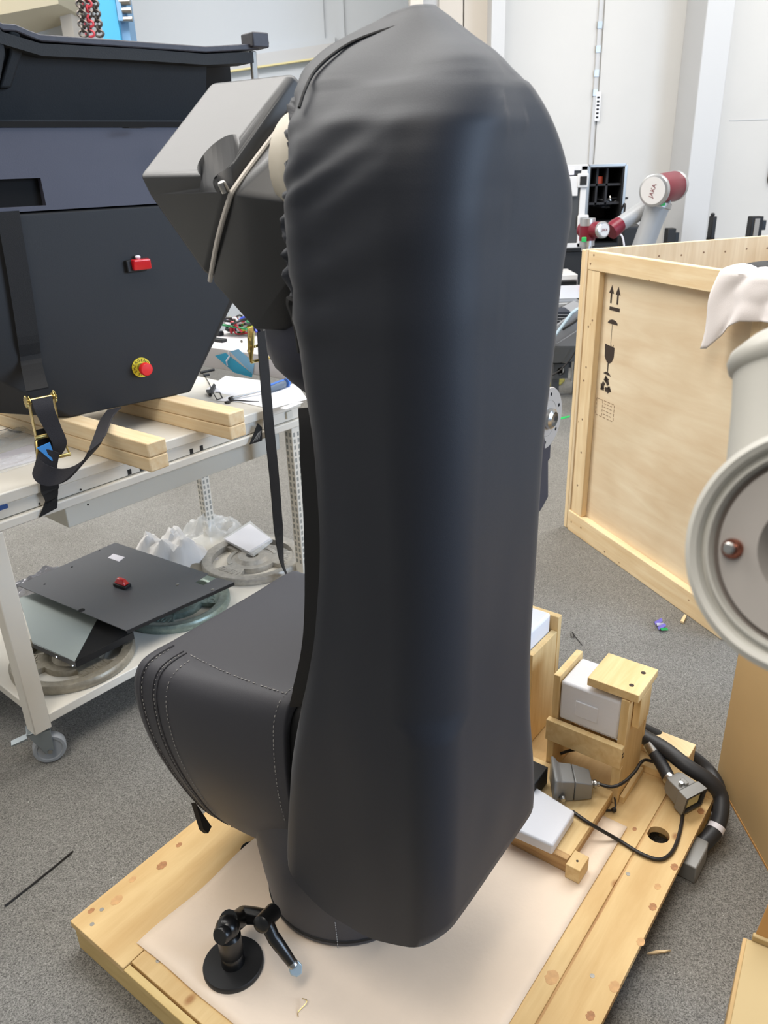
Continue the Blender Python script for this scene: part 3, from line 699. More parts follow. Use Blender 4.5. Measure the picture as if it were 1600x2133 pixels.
q = TB.loc(TB.py(604, 864, -.0005)); MB().fbox(TB, q.x - .013, q.x + .013, -.0012, .01, q.z - .012, q.z + .012).build('cover_plate', M_TABLED, ben)
# under-table drawer box / cable tray
u0 = TB.loc(ZP(205, 1085, .69)); q = TB
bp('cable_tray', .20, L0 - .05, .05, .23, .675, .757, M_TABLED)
bp('shelf', -.02, L0 + .01, -.002, L1, ZS - .03, ZS, bv=.003)
def leg(a0, a1, b0, b1, perf):
    lg = MB().fbox(TB, a0, a1, b0, b1, .125, .757).build('leg', M_TABLE, ben, bevel=.003)
    if perf:
        mb = MB()
        for k in range(22):
            z = .22 + k * .024
            for d in (.25, .72):
                a = a0 + (a1 - a0) * .5
                mb.fbox(TB, a0 - .0008, a0 + .002, b0 + (b1 - b0) * d - .004, b0 + (b1 - b0) * d + .004, z, z + .015)
                mb.fbox(TB, a0 + (a1 - a0) * d - .004, a0 + (a1 - a0) * d + .004, b0 - .0008, b0 + .002, z, z + .015)
        mb.build('slot_row', mat('shaded slot', (150, 150, 144), .7), lg)
leg(-.052, 0, -.004, .045, False)
leg(L0 - .035, L0 + .005, .0, .04, True)
leg(L0 - .035, L0 + .005, L1 - .05, L1 - .012, True)
leg(-.052, 0, L1 - .05, L1, True)
def caster(a, b, yaw):
    c = TB(a, b, 0); cs = MB(); d = V((math.cos(yaw), math.sin(yaw), 0)); s_ = V((-d.y, d.x, 0))
    wc = c + d * .02 + Z3 * .047
    fk = MB().prism([c + s_ * .02 - d * .03 + Z3 * .125, c + s_ * .02 + d * .035 + Z3 * .125, wc + s_ * .02 + d * .012, wc + s_ * .02 - d * .012 - Z3 * .008], s_ * .003)
    fk.prism([c - s_ * .023 - d * .03 + Z3 * .125, c - s_ * .023 + d * .035 + Z3 * .125, wc - s_ * .023 + d * .012, wc - s_ * .023 - d * .012 - Z3 * .008], s_ * .003)
    fk.box(c - s_ * .023 - d * .03 + Z3 * .118, s_ * .046, d * .065, Z3 * .007)
    f = fk.build('caster_fork', M_CASTERF, ben, bevel=.002)
    MB().lathe(wc - s_ * .016, s_, [(.020, .003), (.034, .003), (.036, 0), (.044, 0), (.047, .005), (.047, .027), (.044, .032), (.036, .032), (.034, .029), (.020, .029)], 28).build('wheel', M_CASTER, f, smooth=True)
    MB().cyl(wc - s_ * .028, wc + s_ * .028, .007, 10).build('axle', M_STEEL, f)
    MB().hexa([c - d * .03 - s_ * .012 + Z3 * .10, c - d * .03 + s_ * .012 + Z3 * .10, c - d * .075 + s_ * .012 + Z3 * .092, c - d * .075 - s_ * .012 + Z3 * .092, c - d * .03 - s_ * .012 + Z3 * .106, c - d * .03 + s_ * .012 + Z3 * .106, c - d * .075 + s_ * .012 + Z3 * .097, c - d * .075 - s_ * .012 + Z3 * .097]).build('brake_pedal', M_CASTERF, f)
caster(-.03, .03, math.radians(25)); caster(L0 - .02, .03, .3); caster(L0 - .02, L1 - .04, .5); caster(-.03, L1 - .04, .4)

# ------------------------------------------------------------------ timbers
TP = V((-TIMD.y, TIMD.x, 0)) * -1        # towards the right along the bench
def timber(end_px, z0, L, label):
    p = ZP(*end_px, ZT); p.z = z0                   # lower right front corner
    mb = MB().box(p, -TP * .062, TIMD * L, Z3 * .041)
    return tag(mb.build('timber', W_TIM, bevel=.004), label, 'timber', 'timbers under the black enclosure')
timber((354, 971), ZT, .95, 'lower spruce timber of the left pair, under the black enclosure')
timber((354, 971), ZT + .0415, .95, 'upper spruce timber of the left pair, under the black enclosure')
timber((514, 906), ZT, .85, 'lower spruce timber of the right pair, sticking out over the bench edge')
timber((514, 906), ZT + .0415, .85, 'upper spruce timber of the right pair, sticking out over the bench edge')

# ------------------------------------------------------------------ black enclosure
ZB = ZT + .083
enc = thing('black_enclosure', 'big faceted black enclosure with red lamp and emergency stop, strapped onto timbers on the workbench', 'enclosure', BX(.2, .3, ZB))
B = lambda s, z, d=0: BX(s, d, z)         # s along the front, z height, d depth behind the front
def bq(u, v, d=0): q = BX.loc(BX.py(u, v, d)); return q.x, q.z
front = [(-.005, ZB), (.385, ZB), (.40, .955), (.545, 1.174), (.70, 1.36), (.74, 1.508), (-.40, 1.508), (-.30, 1.36), (-.125, 1.325)]
D = .52
bodypts = [B(.0, ZB), B(.385, ZB), B(.545, 1.174), B(.735, 1.40, .02), B(.74, 1.508), B(-.62, 1.508), B(-.62, 1.45), B(-.118, 1.325),
           B(.42, .945, .05), B(.36, ZB, .34), B(.75, 1.40, D), B(.75, 1.508, D), B(-.2, ZB, .34), B(-.40, 1.0, .26), B(-.75, 1.35, .30), B(-.75, 1.508, D)]
hull(bodypts).build('lower_body', M_BOX, enc, bevel=.006, seg=3)
# upper band leaning back slightly, with an open slot at its left
zb0, zb1 = 1.512, 1.714
for s0, s1, a0, a1 in [(.045, .745, 0, 1), (-.62, -.16, 0, 1), (-.16, .045, 0, .06), (-.16, .045, .40, 1)]:
    d0, d1 = .012 * a0, .012 * a1
    za, zc = zb0 + (zb1 - zb0) * a0, zb0 + (zb1 - zb0) * a1
    MB().hexa([B(s0, za, d0), B(s1, za, d0), B(s1, za, d0 + .03), B(s0, za, d0 + .03), B(s0, zc, d1), B(s1, zc, d1), B(s1, zc, d1 + .03), B(s0, zc, d1 + .03)]).build('band_panel', M_BOXB, enc)
MB().fbox(BX, -.62, .745, .03, D, zb0, zb1).build('band_core', M_VOID, enc)
# hood: recessed inner face, worn rim along the top, left corner, right bracket and post
h = MB()
h.hexa([B(-.62, 1.715, .05), B(.74, 1.715, .05), B(.74, 1.715, .5), B(-.62, 1.715, .5), B(-.62, 1.735, .05), B(.74, 1.735, .05), B(.74, 1.735, .5), B(-.62, 1.735, .5)])
h.hexa([B(-.62, 1.735, .10), B(.60, 1.735, .10), B(.60, 1.735, .5), B(-.62, 1.735, .5), B(-.62, 1.90, .045), B(.60, 1.90, .045), B(.60, 1.90, .5), B(-.62, 1.90, .5)])
h.build('hood', M_BOXD, enc)
MB().fbox(BX, -.62, .735, .006, .05, 1.7145, 1.728).build('hood_gap', M_VOID, enc)
h2 = MB().hexa([B(.60, 1.735, .16), B(.74, 1.735, .16), B(.74, 1.735, .5), B(.60, 1.735, .5), B(.60, 1.90, .16), B(.74, 1.90, .16), B(.74, 1.90, .5), B(.60, 1.90, .5)])
h2.build('hood_side', M_VOID, enc)
p0, p1, p2, p3 = bq(62, 62), bq(84, 72), bq(430, 97), bq(540, 92)
pts = [(p0, -.0), (p1, -.0), (p2, 0), (p3, 0)]
def bar(pts, th, dep, up=0):
    rs = []
    for (s_, z), d in pts: rs.append([B(s_, z - th, d), B(s_, z, d), B(s_, z, d + dep), B(s_, z - th, d + dep)])
    return MB().rings(rs)
bar([(bq(-40, 22), 0), (bq(5, 48), 0), (bq(32, 50), 0), (bq(62, 63), 0), (bq(84, 71), 0), (bq(250, 83), 0), (bq(428, 96), 0), (bq(540, 90), 0)], .016, .10).build('rim', M_RIM, enc, bevel=.003)
bar([(bq(-40, 52), .002), (bq(84, 90), .002), (bq(300, 102), .002), (bq(428, 112), .002), (bq(528, 108), .002)], .028, .10).build('rim_fillet', M_BOXD, enc)
MB().rings([[B(*bq(-30, 60), .0), B(*bq(4, 60), .0), B(*bq(4, 60), .08), B(*bq(-30, 60), .08)], [B(*bq(-30, 100), .01), B(*bq(14, 110), .01), B(*bq(14, 110), .09), B(*bq(-30, 100), .09)], [B(*bq(-30, 260), .01), B(*bq(-15, 262), .01), B(*bq(-15, 262), .1), B(*bq(-30, 260), .1)]]).build('corner_post', M_BOXD, enc, bevel=.004)
MB().rings([[B(*bq(20, 60), .004), B(*bq(44, 68), .004), B(*bq(44, 68), .05), B(*bq(20, 60), .05)], [B(*bq(28, 110), .03), B(*bq(56, 104), .03), B(*bq(56, 104), .09), B(*bq(28, 110), .09)], [B(*bq(10, 180), .05), B(*bq(36, 180), .05), B(*bq(36, 180), .11), B(*bq(10, 180), .11)]]).build('corner_gusset', M_BOXD, enc, bevel=.006)
sx, sz = bq(540, 83); MB().fbox(BX, sx - .034, sx + .022, -.02, .05, sz - .022, sz + .018).build('hinge_block', M_RIM, enc, bevel=.004)
bx_ = BX(sx + .022, .012, sz - .006); MB().cyl(bx_, bx_ + BX.x * .012, .012, 8).build('hinge_bolt', M_RIM, enc)
sx, sz = bq(532, 105); MB().fbox(BX, sx - .010, sx + .010, .01, .022, 1.70, sz).build('post', M_DULL, enc, bevel=.003)
# red marker lamp
s_, z_ = bq(283, 549)
lm = MB().fbox(BX, s_ - .034, s_ + .026, -.016, .004, z_ - .022, z_ + .012).build('lamp_base', M_BLACK, enc, bevel=.003)
s_, z_ = bq(288, 548)
MB().hexa([B(s_ - .026, z_ - .019, -.012), B(s_ + .026, z_ - .019, -.012), B(s_ + .028, z_ - .017, -.03), B(s_ - .028, z_ - .017, -.03), B(s_ - .028, z_ + .014, -.012), B(s_ + .028, z_ + .014, -.012), B(s_ + .026, z_ + .012, -.034), B(s_ - .026, z_ + .012, -.034)]).build('lamp_lens', M_RED, enc, bevel=.004, seg=3)
MB().ball(B(s_ - .004, z_ + .018, -.012), .009, 12, sc=(1, 1, .6)).build('lamp_screw', M_STICK, enc, smooth=True)
# emergency stop
s_, z_ = bq(294, 765)
fwd = -BX.y
ec = B(s_, z_, -.001)
MB().lathe(ec, fwd, [(.030, 0), (.030, .003)], 36).build('stop_plate', M_YEL, enc)
MB().lathe(ec, fwd, [(.014, .003), (.015, .012), (.013, .022), (.012, .026)], 20).build('stop_collar', M_STEEL, enc, smooth=True)
MB().lathe(ec, fwd, [(.012, .024), (.0195, .028), (.020, .040), (.017, .044), (0.004, .045)], 28).build('stop_button', M_REDB, enc, smooth=True)
word = 'EMERGENCY'
for i, ch in enumerate(word):
    an = math.radians(205 - i * 25); rad = .0225
    p = ec + fwd * .0034 + BX.x * (rad * math.cos(an)) + Z3 * (rad * math.sin(an))
    xd = BX.x * math.sin(an) - Z3 * math.cos(an); yd = BX.x * math.cos(an) + Z3 * math.sin(an)
    text('lettering', ch, enc, p, xd, yd, .0125, M_INK, .0002)
for i, ch in enumerate('STOP'):
    an = math.radians(240 + i * 20); rad = .0225
    p = ec + fwd * .0034 + BX.x * (rad * math.cos(an)) + Z3 * (rad * math.sin(an))
    text('lettering', ch, enc, p, -BX.x * math.sin(an) + Z3 * math.cos(an), -(BX.x * math.cos(an) + Z3 * math.sin(an)), .0105, M_INK, .0002)
# foot pads under the body
MB().fbox(BX, .17, .36, .14, .22, ZB - .035, ZB + .002).build('foot', M_BLACK, enc, bevel=.004)

# ------------------------------------------------------------------ ratchet straps
def ratchet(parent, c, up, side, out, L=.115, wd=.05):
    """zinc ratchet: two side plates, spindle, bars, release handle"""
    for s_ in (-1, 1):
        b = c + side * (s_ * (wd / 2 + .006))
        MB().prism([b - up * L * .55 - out * .004, b - up * L * .5 + out * .010, b + up * L * .25 + out * .016, b + up * L * .42 + out * .024, b + up * L * .52 + out * .014, b + up * L * .48 - out * .004], side * .0025).build('side_plate', M_ZINC, parent, bevel=.0008)
        g = MB(); n = 12; gc = b + up * L * .40 + out * .008
        ring = []
        for k in range(2 * n):
            an = math.pi * k / n; r = .016 if k % 2 else .0125
            ring.append(gc + up * math.cos(an) * r + out * math.sin(an) * r + side * (s_ * .004))
        g.prism(ring, side * (s_ * .003)); g.build('ratchet_gear', M_ZINC, parent)
        MB().tube([b - up * L * .50 + out * .004, b + side * s_ * .006 - up * L * .70 + out * .012, b + side * s_ * .012 - up * L * .95 + out * .012], .0028, 6).build('handle_rod', M_ZINC, parent, smooth=True)
    MB().cyl(c - side * (wd / 2 + .012) + up * L * .40 + out * .008, c + side * (wd / 2 + .012) + up * L * .40 + out * .008, .007, 12).build('spindle', M_ZINC, parent, smooth=True)
    MB().cyl(c - side * (wd / 2 + .008) - up * L * .42 + out * .006, c + side * (wd / 2 + .008) - up * L * .42 + out * .006, .006, 12).build('cross_bar', M_ZINC, parent, smooth=True)
    MB().cyl(c - side * (wd / 2 + .020) - up * L * .95 + out * .012, c + side * (wd / 2 + .020) - up * L * .95 + out * .012, .0048, 12).build('handle_bar', M_ZINC, parent, smooth=True)
PB_ = lambda u, v, d: BX.py(u, v, d)
st = thing('ratchet_strap', 'black ratchet strap with blue tag, down the left side of the black enclosure', 'strap', TB(.16, 0, ZT))
side = (BX.x * .9 + TB.x * .3).normalized()
w1 = side * .058
top_ = [PB_(16, 440, -.012), PB_(26, 500, -.014), PB_(40, 580, -.014), PB_(58, 700, -.014), PB_(66, 760, -.02)]
low = [TB.py(78, 812, .03), TB.py(86, 850, .0)]
MB().ribbon(spline(top_ + low[:1], 5), w1, .004).build('webbing', M_WEB, st)
rc = TB.py(90, 868, -.01); upd = (TB.py(70, 800, .0) - TB.py(98, 930, -.02)).normalized(); outd = side.cross(upd).normalized()
if outd.dot(CAM - rc) < 0: outd = -outd
ratchet(st, rc, upd, side, outd)
MB().ribbon(spline([rc + upd * .05 + outd * .02, rc + upd * .02 + outd * .024, rc - upd * .03 + side * .012 + outd * .018, rc - upd * .08 + side * .022 + outd * .014, TB.py(108, 960, -.03)], 5), [side * .054 - side * .0012 * k for k in range(21)], .005).build('wound_webbing', M_WEBG, st, smooth=True)
MB().ribbon(spline([rc - upd * .03 - outd * .002, TB.py(92, 925, -.012), TB.py(100, 975, -.012), TB.py(104, 1020, -.012), TB.py(107, 1040, -.012), TB.py(100, 1068, -.012)], 5), [side * .048] * 16 + [(side * (.046 - .0022 * k) + TB.y * .012) for k in range(5)] + [side * (.035 + .004 * k) + Z3 * .003 * k for k in range(5)], .004).build('anchor_webbing', M_WEB, st)
MB().ribbon(spline([PB_(238, 852, -.008), PB_(222, 872, -.09), TB.py(205, 915, -.16), TB.py(185, 950, -.14), TB.py(150, 984, -.09), TB.py(115, 994, -.06), TB.py(85, 985, -.05), TB.py(75, 965, -.03), TB.py(92, 955, -.045), TB.py(120, 962, -.05)], 6), [(side * .045 + Z3 * .0) * (1 - k / 54 * .6) + Z3 * (.045 * min(1, k / 34)) for k in range(55)], .005).build('loose_tail', M_WEBG, st, smooth=True)
tg = [TB.py(76, 933, -.045), TB.py(103, 921, -.045), TB.py(109, 938, -.047), TB.py(117, 957, -.047), TB.py(107, 960, -.05)]
MB().prism(tg, -TB.y * .002).build('blue_tag', M_BLUE, st)

st2 = thing('ratchet_strap', 'long black ratchet strap hanging down off the front right of the workbench', 'strap', TB(.95, -.05, ZT))
ax = TB.x
s1 = [TB.py(546, 690, .02), TB.py(550, 760, .0), TB.py(560, 880, -.03), TB.py(572, 1000, -.035), TB.py(580, 1100, -.03), TB.py(588, 1170, -.02), TB.py(602, 1204, -.0)]
n_ = 5 * 6 + 1
MB().ribbon(spline(s1, 5), [ax * .042 * (1 if k < 24 else 1 - (k - 24) * .07) + TB.y * (.006 * max(0, k - 20)) for k in range(n_)], .003).build('webbing', M_WEB, st2)
tri = [TB.py(u, v, -.02) for u, v in [(538, 882), (546, 890), (546, 918), (521, 926)]]
MB().prism(tri, TB.y * .004).build('anchor_webbing', M_WEB, st2)
for k in range(4):
    a, b = TB.py(527 + k * 4, 921 - k * 1.5, -.0205), TB.py(538 + k * 2, 902 - k * 2, -.0205)
    MB().tube([a, b], .0008, 4).build('printed_line', M_THREAD, st2)
rc2 = TB.py(522, 712, .03)
sp = [TB.py(u, v, .03) for u, v in [(516, 684), (528, 680), (531, 712), (527, 748), (522, 756), (517, 730)]]
MB().prism(sp, TB.y * .003).build('side_plate', M_ZINC, st2, bevel=.001)
for u, v in [(519, 706), (524, 722), (517, 731), (523, 754)]:
    q = TB.py(u, v, .03); MB().cyl(q, q - TB.y * .006, .005, 10).build('rivet', M_ZINC, st2)
a, b = TB.py(524, 754, .025), TB.py(562, 745, .02); MB().cyl(a, b, .0055, 12).build('handle_bar', M_ZINC, st2, smooth=True)
a, b = TB.py(530, 722, .025), TB.py(546, 718, .02); MB().cyl(a, b, .005, 12).build('cross_bar', M_ZINC, st2, smooth=True)
MB().tube([TB.py(529, 690, .02), TB.py(528, 720, .02), TB.py(524, 754, .025)], .003, 6).build('handle_rod', M_ZINC, st2)

# ------------------------------------------------------------------ things on the workbench top
TZ = lambda u, v, h=0: ZP(u, v, ZT + h)
def sheet(name, px, h, mt, label, cat, th=.0012, group=None):
    return tag(MB().prism([TZ(u, v, h) for u, v in px], Z3 * th).build(name, mt), label, cat, group)
sheet('paper_sheet', [(452, 835), (528, 806), (618, 800), (640, 832), (564, 852), (500, 838)], .001, M_PAPER, 'white paper sheet under the blue handled screwdriver on the bench', 'paper')
sheet('paper_sheet', [(582, 850), (618, 838), (632, 838), (596, 853)], .0003, M_PAPER, 'narrow corner of white paper showing at the bench right corner', 'paper', .0006)
sheet('paper_sheet', [(428, 812), (470, 783), (560, 795), (540, 830), (470, 822)], .0002, M_PAPER, 'white paper sheet behind, lying in front of the pale box on the bench', 'paper', .0006)
# screwdriver
sd = thing('screwdriver', 'screwdriver with blue and grey handle lying on white paper on the bench', 'screwdriver', TZ(560, 812))
h0, h1 = TZ(556, 811, .018), TZ(600, 796, .018)
dd = (h1 - h0).normalized()
MB().lathe(h0, dd, [(.010, 0), (.0135, .006), (.0125, .02), (.0155, .045), (.0165, .07), (.0145, .09), (.008, .098)], 18).build('handle', M_GREYH, sd, smooth=True)
for k, an in enumerate((30, 110)):
    x, y = basis(dd); o = (x * math.cos(math.radians(an)) + y * math.sin(math.radians(an)))
    MB().tube([h0 + dd * t + o * (r + .0006) for t, r in ((.006, .0128), (.03, .0135), (.06, .0155), (.085, .0145))], .004, 6).build('grip_inlay', M_BLUEH, sd, smooth=True)
MB().lathe(h1 - dd * .012, dd, [(.0168, 0), (.0160, .010), (.008, .020)], 18).build('handle_cap', M_BLUEH, sd, smooth=True)
MB().cyl(TZ(480, 830, .008), h0, .0042, 12).build('shaft', M_STEEL, sd, smooth=True)
MB().cyl(TZ(478, 831, .008), TZ(486, 828, .008), .0065, 12).build('tip_collar', M_BLACK, sd, smooth=True)
# pale box with a turquoise graphic
pb_ = thing('carton', 'pale grey carton with a turquoise printed corner standing on the bench', 'carton', TZ(490, 778))
q0, q1 = TZ(404, 760), TZ(640, 799)
qd = (q1 - q0).normalized(); qn = V((-qd.y, qd.x, 0)); hgt = .085
mb = MB().box(q0 - qd * .1, qd * ((q1 - q0).length + .12), qn * .28, Z3 * hgt)
mb.build('carton_body', M_LILAC, pb_, bevel=.003)
fpl = lambda u, v, o=.001: PL(u, v, q0 - qn * o, qn)
MB().prism([fpl(*p) for p in [(448, 741), (470, 735), (526, 779), (525, 786), (488, 776)]], qn * -.0008).build('turquoise_print', M_TURQ, pb_)
MB().prism([fpl(*p) for p in [(479, 732), (497, 727), (530, 757), (527, 780)]], qn * -.0008).build('light_blue_print', M_TURQL, pb_)
MB().tube([fpl(*p, .002) for p in [(476, 733), (478, 743), (472, 752), (474, 762)]], .004, 5).build('white_logo_stripe', M_STICK, pb_)
p = fpl(504, 711, .001); MB().cyl(p, p - qn * .003, .006, 10).build('rivet', M_STEEL, pb_)
# tangle of coloured wires on the carton
wt = thing('wire_bundle', 'tangle of coloured wires and connectors lying on the pale carton', 'wires', TZ(475, 700, hgt))
rnd = random.Random(3)
base = ZP(476, 700, ZT + hgt + .006)
for i, c in enumerate(['yellow', 'green', 'blue', 'red', 'black', 'yellow', 'green', 'white', 'red', 'black', 'black', 'white']):
    mt = {'yellow': mat('yellow wire', (200, 205, 50), .4), 'green': mat('green wire', (40, 150, 90), .4), 'blue': mat('blue wire', (60, 80, 190), .4), 'red': mat('red wire', (190, 40, 50), .4), 'black': M_CABLE, 'white': M_STICK}[c]
    pts = [base + qd * rnd.uniform(-.09, .09) + qn * rnd.uniform(.0, .12) + Z3 * (rnd.uniform(0, .07)) for _ in range(6)]
    MB().tube(spline(pts, 6), rnd.uniform(.003, .006), 6).build('wire', mt, wt, smooth=True)
for i in range(5):
    p = base + qd * rnd.uniform(-.06, .1) + qn * rnd.uniform(.02, .12) + Z3 * rnd.uniform(.0, .04)
    MB().box(p, qd * .022, qn * .018, Z3 * .02).build('connector', [M_STICK, M_BLACK, M_BLACK, M_STICK, M_STICK][i], wt, bevel=.002)
for i, (u, v) in enumerate([(450, 700), (456, 713)]):
    p = ZP(u, v, ZT + hgt + .001); tag(MB().fbox(Frame(p, qd, qn), -.05, .02, 0, .03, 0, .018 - .006 * i).build('adapter', M_BLACK, bevel=.003), ['small black adapter further back on the pale carton', 'small black adapter nearer the front edge of the pale carton'][i], 'adapter')
# pens and clip and glasses
for i, (a, b, t) in enumerate([((418, 776), (446, 770), 'black pen lying nearest the carton by the enclosure'), ((424, 782), (436, 780), 'short black pen cap lying beside the black pen on the bench')]):
    tag(MB().cyl(TZ(*a, .007), TZ(*b, .007), .0055, 10).build('pen', M_BLACK), t, 'pen')
cl = thing('binder_clip', 'black clamp with two jaws standing on the bench beside the right timbers', 'clamp', TZ(438, 832))
MB().prism([TZ(430, 818, .003), TZ(436, 826, .003), TZ(441, 826, .003), TZ(450, 808, .003), TZ(446, 804, .003), TZ(437, 818, .003)], Z3 * .012).build('jaw', M_BLACK, cl, bevel=.001)
MB().tube([TZ(449, 817, .002), TZ(458, 817, .002), TZ(464, 830, .002), TZ(452, 832, .002)], .0016, 6).build('wire_handle', M_BLACK, cl)
tag(MB().tube(spline([TZ(419, 774, .002), TZ(432, 792, .002), TZ(444, 818, .016), TZ(453, 834, .002)], 6), .002, 6).build('thin_cable', M_CABLE, smooth=True), 'thin black cable running down the bench past the clamp', 'cable')
tag(MB().tube(spline([TZ(470, 838, .003), TZ(490, 834, .005), TZ(520, 836, .003), TZ(540, 837, .002)], 6), .0022, 6).build('thin_cable', M_CABLE, smooth=True), 'thin black cable lying across the white paper by the screwdriver tip', 'cable')
tag(MB().ball(TZ(474, 838, .004), .009, 12, sc=(1.3, 1, .5)).build('cable_plug', M_CABLE, smooth=True), 'small black plug on the paper beside the screwdriver tip', 'plug')
tag(MB().fbox(Frame(TZ(372, 886), TB.x, TB.y), -.03, .03, -.012, .02, ZT, ZT + .0012).build('dark_label', M_SLOT), 'small dark label stuck on the bench top between the timber pairs', 'label')
# left end: clear bags, tape, ties
def crumpled(name, c, xd, yd, a, b, h, mt, label, cat, seed, n=22, power=2.5, rg=1.0):
    rows = []
    for j in range(n + 1):
        row = []
        for i in range(n + 1):
            s_, t_ = i / n * 2 - 1, j / n * 2 - 1
            edge = max(0, 1 - (abs(s_) ** power * .9 + abs(t_) ** power * .9))
            nz = noise.noise(V((s_ * 2.1 + seed, t_ * 2.1, seed))) + .6 * rg * abs(noise.noise(V((s_ * 5 + seed, t_ * 5, 1)))) + .25 * rg * noise.noise(V((s_ * 11, t_ * 11, seed)))
            hz = h * (edge ** .6) * (.62 + .6 * nz)
            row.append(V(c) + xd * (a * s_ * (1 + .16 * noise.noise(V((t_ * 2, seed, s_))))) + yd * (b * t_ * (1 + .16 * noise.noise(V((s_ * 2, seed + 4, t_))))) + Z3 * max(.001, hz))
        rows.append(row)
    mb = MB().rings(rows, False, False, False)
    bl = [p.copy() for p in [rows[0][0], rows[0][-1], rows[-1][-1], rows[-1][0]]]
    return tag(mb.build(name, mt, smooth=True, angle=35), label, cat)
crumpled('clear_bag', TZ(48, 915), TB.x, TB.y, .12, .08, .03, M_CLEAR, 'crinkled clear plastic bag lying behind the left ratchet strap', 'bag', 1)
crumpled('clear_bag', TZ(30, 965), TB.x, TB.y, .12, .05, .014, M_CLEAR, 'flat clear document bag at the bench front left edge', 'bag', 5)
sheet('leaflet', [(-30, 955), (70, 925), (78, 958), (-20, 985)], .001, M_STICK, 'white leaflet inside the clear bag at the bench front left edge', 'leaflet')
crumpled('clear_bag', TZ(150, 918), TB.x, TB.y, .045, .05, .010, M_CLEAR, 'small clear bag between the left strap and the left timbers', 'bag', 9)
sheet('green_tape', [(150, 914), (166, 908), (170, 914), (154, 920)], .0015, mat('green tape', (140, 175, 140), .6), 'short strip of pale green tape near the left timbers', 'tape')
tag(MB().tube(spline([TZ(-5, 898, .002), TZ(15, 893, .004), TZ(36, 880, .002)], 5), .0013, 5).build('cable_tie', M_CABLE), 'thin dark cable tie lying at the far left of the bench', 'cable tie')
tag(MB().tube(spline([TZ(17, 895, .002), TZ(25, 897, .004), TZ(38, 900, .002), TZ(45, 899, .002)], 5), .0025, 5).build('cable_tie', M_CABLE), 'short twisted black tie lying beside the clear bag on the bench', 'cable tie')
q = TB.py(4, 1057, -.005); tag(MB().box(q - TB.x * .03 - Z3 * .006, TB.x * .045, TB.y * -.002, Z3 * .012).build('blue_tape', mat('dark blue tape', (40, 75, 135), .6)), 'scrap of dark blue tape stuck to the workbench front at the left edge', 'tape')

# ------------------------------------------------------------------ on the lower shelf
SZ = lambda u, v, h=0: ZP(u, v, ZS + h)
def weight_plate(c, R, mt, yaw, label, kg):
    t = thing('weight_plate', label, 'weight plate', c, 'weight plates on the lower shelf')
    n = 72; hgt = .03
    wins = [(math.radians(yaw + 120 * k), math.radians(36)) for k in range(3)]
    def prof(r0, r1, z0, z1): return [(r0, z0), (r0, z1), (r1, z1), (r1, z0)]
    # rim and hub
    MB().lathe(c, Z3, [(R * .80, .0), (R * .80, hgt * .8), (R * .84, hgt), (R * .97, hgt), (R, hgt * .75), (R, hgt * .2), (R * .98, 0), (R * .80, 0)], n, False, False).build('rim', mt, t, smooth=True)
    MB().lathe(c, Z3, [(R * .12, 0), (R * .12, hgt * 1.05), (R * .28, hgt * 1.05), (R * .34, hgt * .6), (R * .44, hgt * .6), (R * .44, 0), (R * .12, 0)], n, False, False).build('hub', mt, t, smooth=True)
    for a0, hw in wins:     # solid web sectors between the three grip windows
        s0, s1 = a0 + hw, a0 + math.radians(120) - hw
        rs = []
        for k in range(11):
            a = s0 + (s1 - s0) * k / 10; d = V((math.cos(a), math.sin(a), 0))
            rs.append([c + d * R * .40, c + d * R * .40 + Z3 * hgt * .62, c + d * R * .82 + Z3 * hgt * .62, c + d * R * .82])
        MB().rings(rs).build('web', mt, t, smooth=True)
        am = (s0 + s1) / 2; d = V((math.cos(am), math.sin(am), 0))
        text('embossed_number', kg, t, c + d * R * .63 + Z3 * hgt * .625, V((d.y, -d.x, 0)), d, R * .22, mt, .0015)
        rs = []
        for k in range(9):
            a = a0 - hw + 2 * hw * k / 8; d = V((math.cos(a), math.sin(a), 0))
            rs.append([c + d * R * .42, c + d * R * .42 + Z3 * hgt * .7, c + d * R * .50 + Z3 * hgt * .7, c + d * R * .50])
        MB().rings(rs).build('grip_bar', mt, t, smooth=True)
    return t
weight_plate(TB(.196, .196, ZS + .0005), .192, M_PLATET, 20, 'taupe iron weight plate at the shelf front, beside the bench leg', '10KG')
weight_plate(TB(.604, .208, ZS + .0005), .192, M_PLATEG, 75, 'greenish iron weight plate half hidden under the charcoal panel', '10KG')
weight_plate(TB(1.0, .245, ZS + .0005), .20, M_PLATES, -65, 'silver grey iron weight plate at the shelf right end under the booklet', '15KG')
# tilted sheets resting on the plates
def panel(name, px, hs, mt, label, th=.002):
    t = thing(name, label, 'sheet metal', ZP(px[0][0], px[0][1], ZS + hs[0]))
    c = [ZP(u, v, ZS + h_) for (u, v), h_ in zip(px, hs)]
    return t, c
t, c = panel('access_cover', [(36, 1219), (240, 1130), (492, 1210), (264, 1314)], [.115, .115, .07, .11], M_PANEL, 'charcoal sheet metal panel with a red lamp and white sticker, lying over the weight plates')
nrm = (c[1] - c[0]).cross(c[3] - c[0]).normalized(); nrm = nrm if nrm.z > 0 else -nrm
pp = lambda u, v: PL(u, v, c[0], nrm)
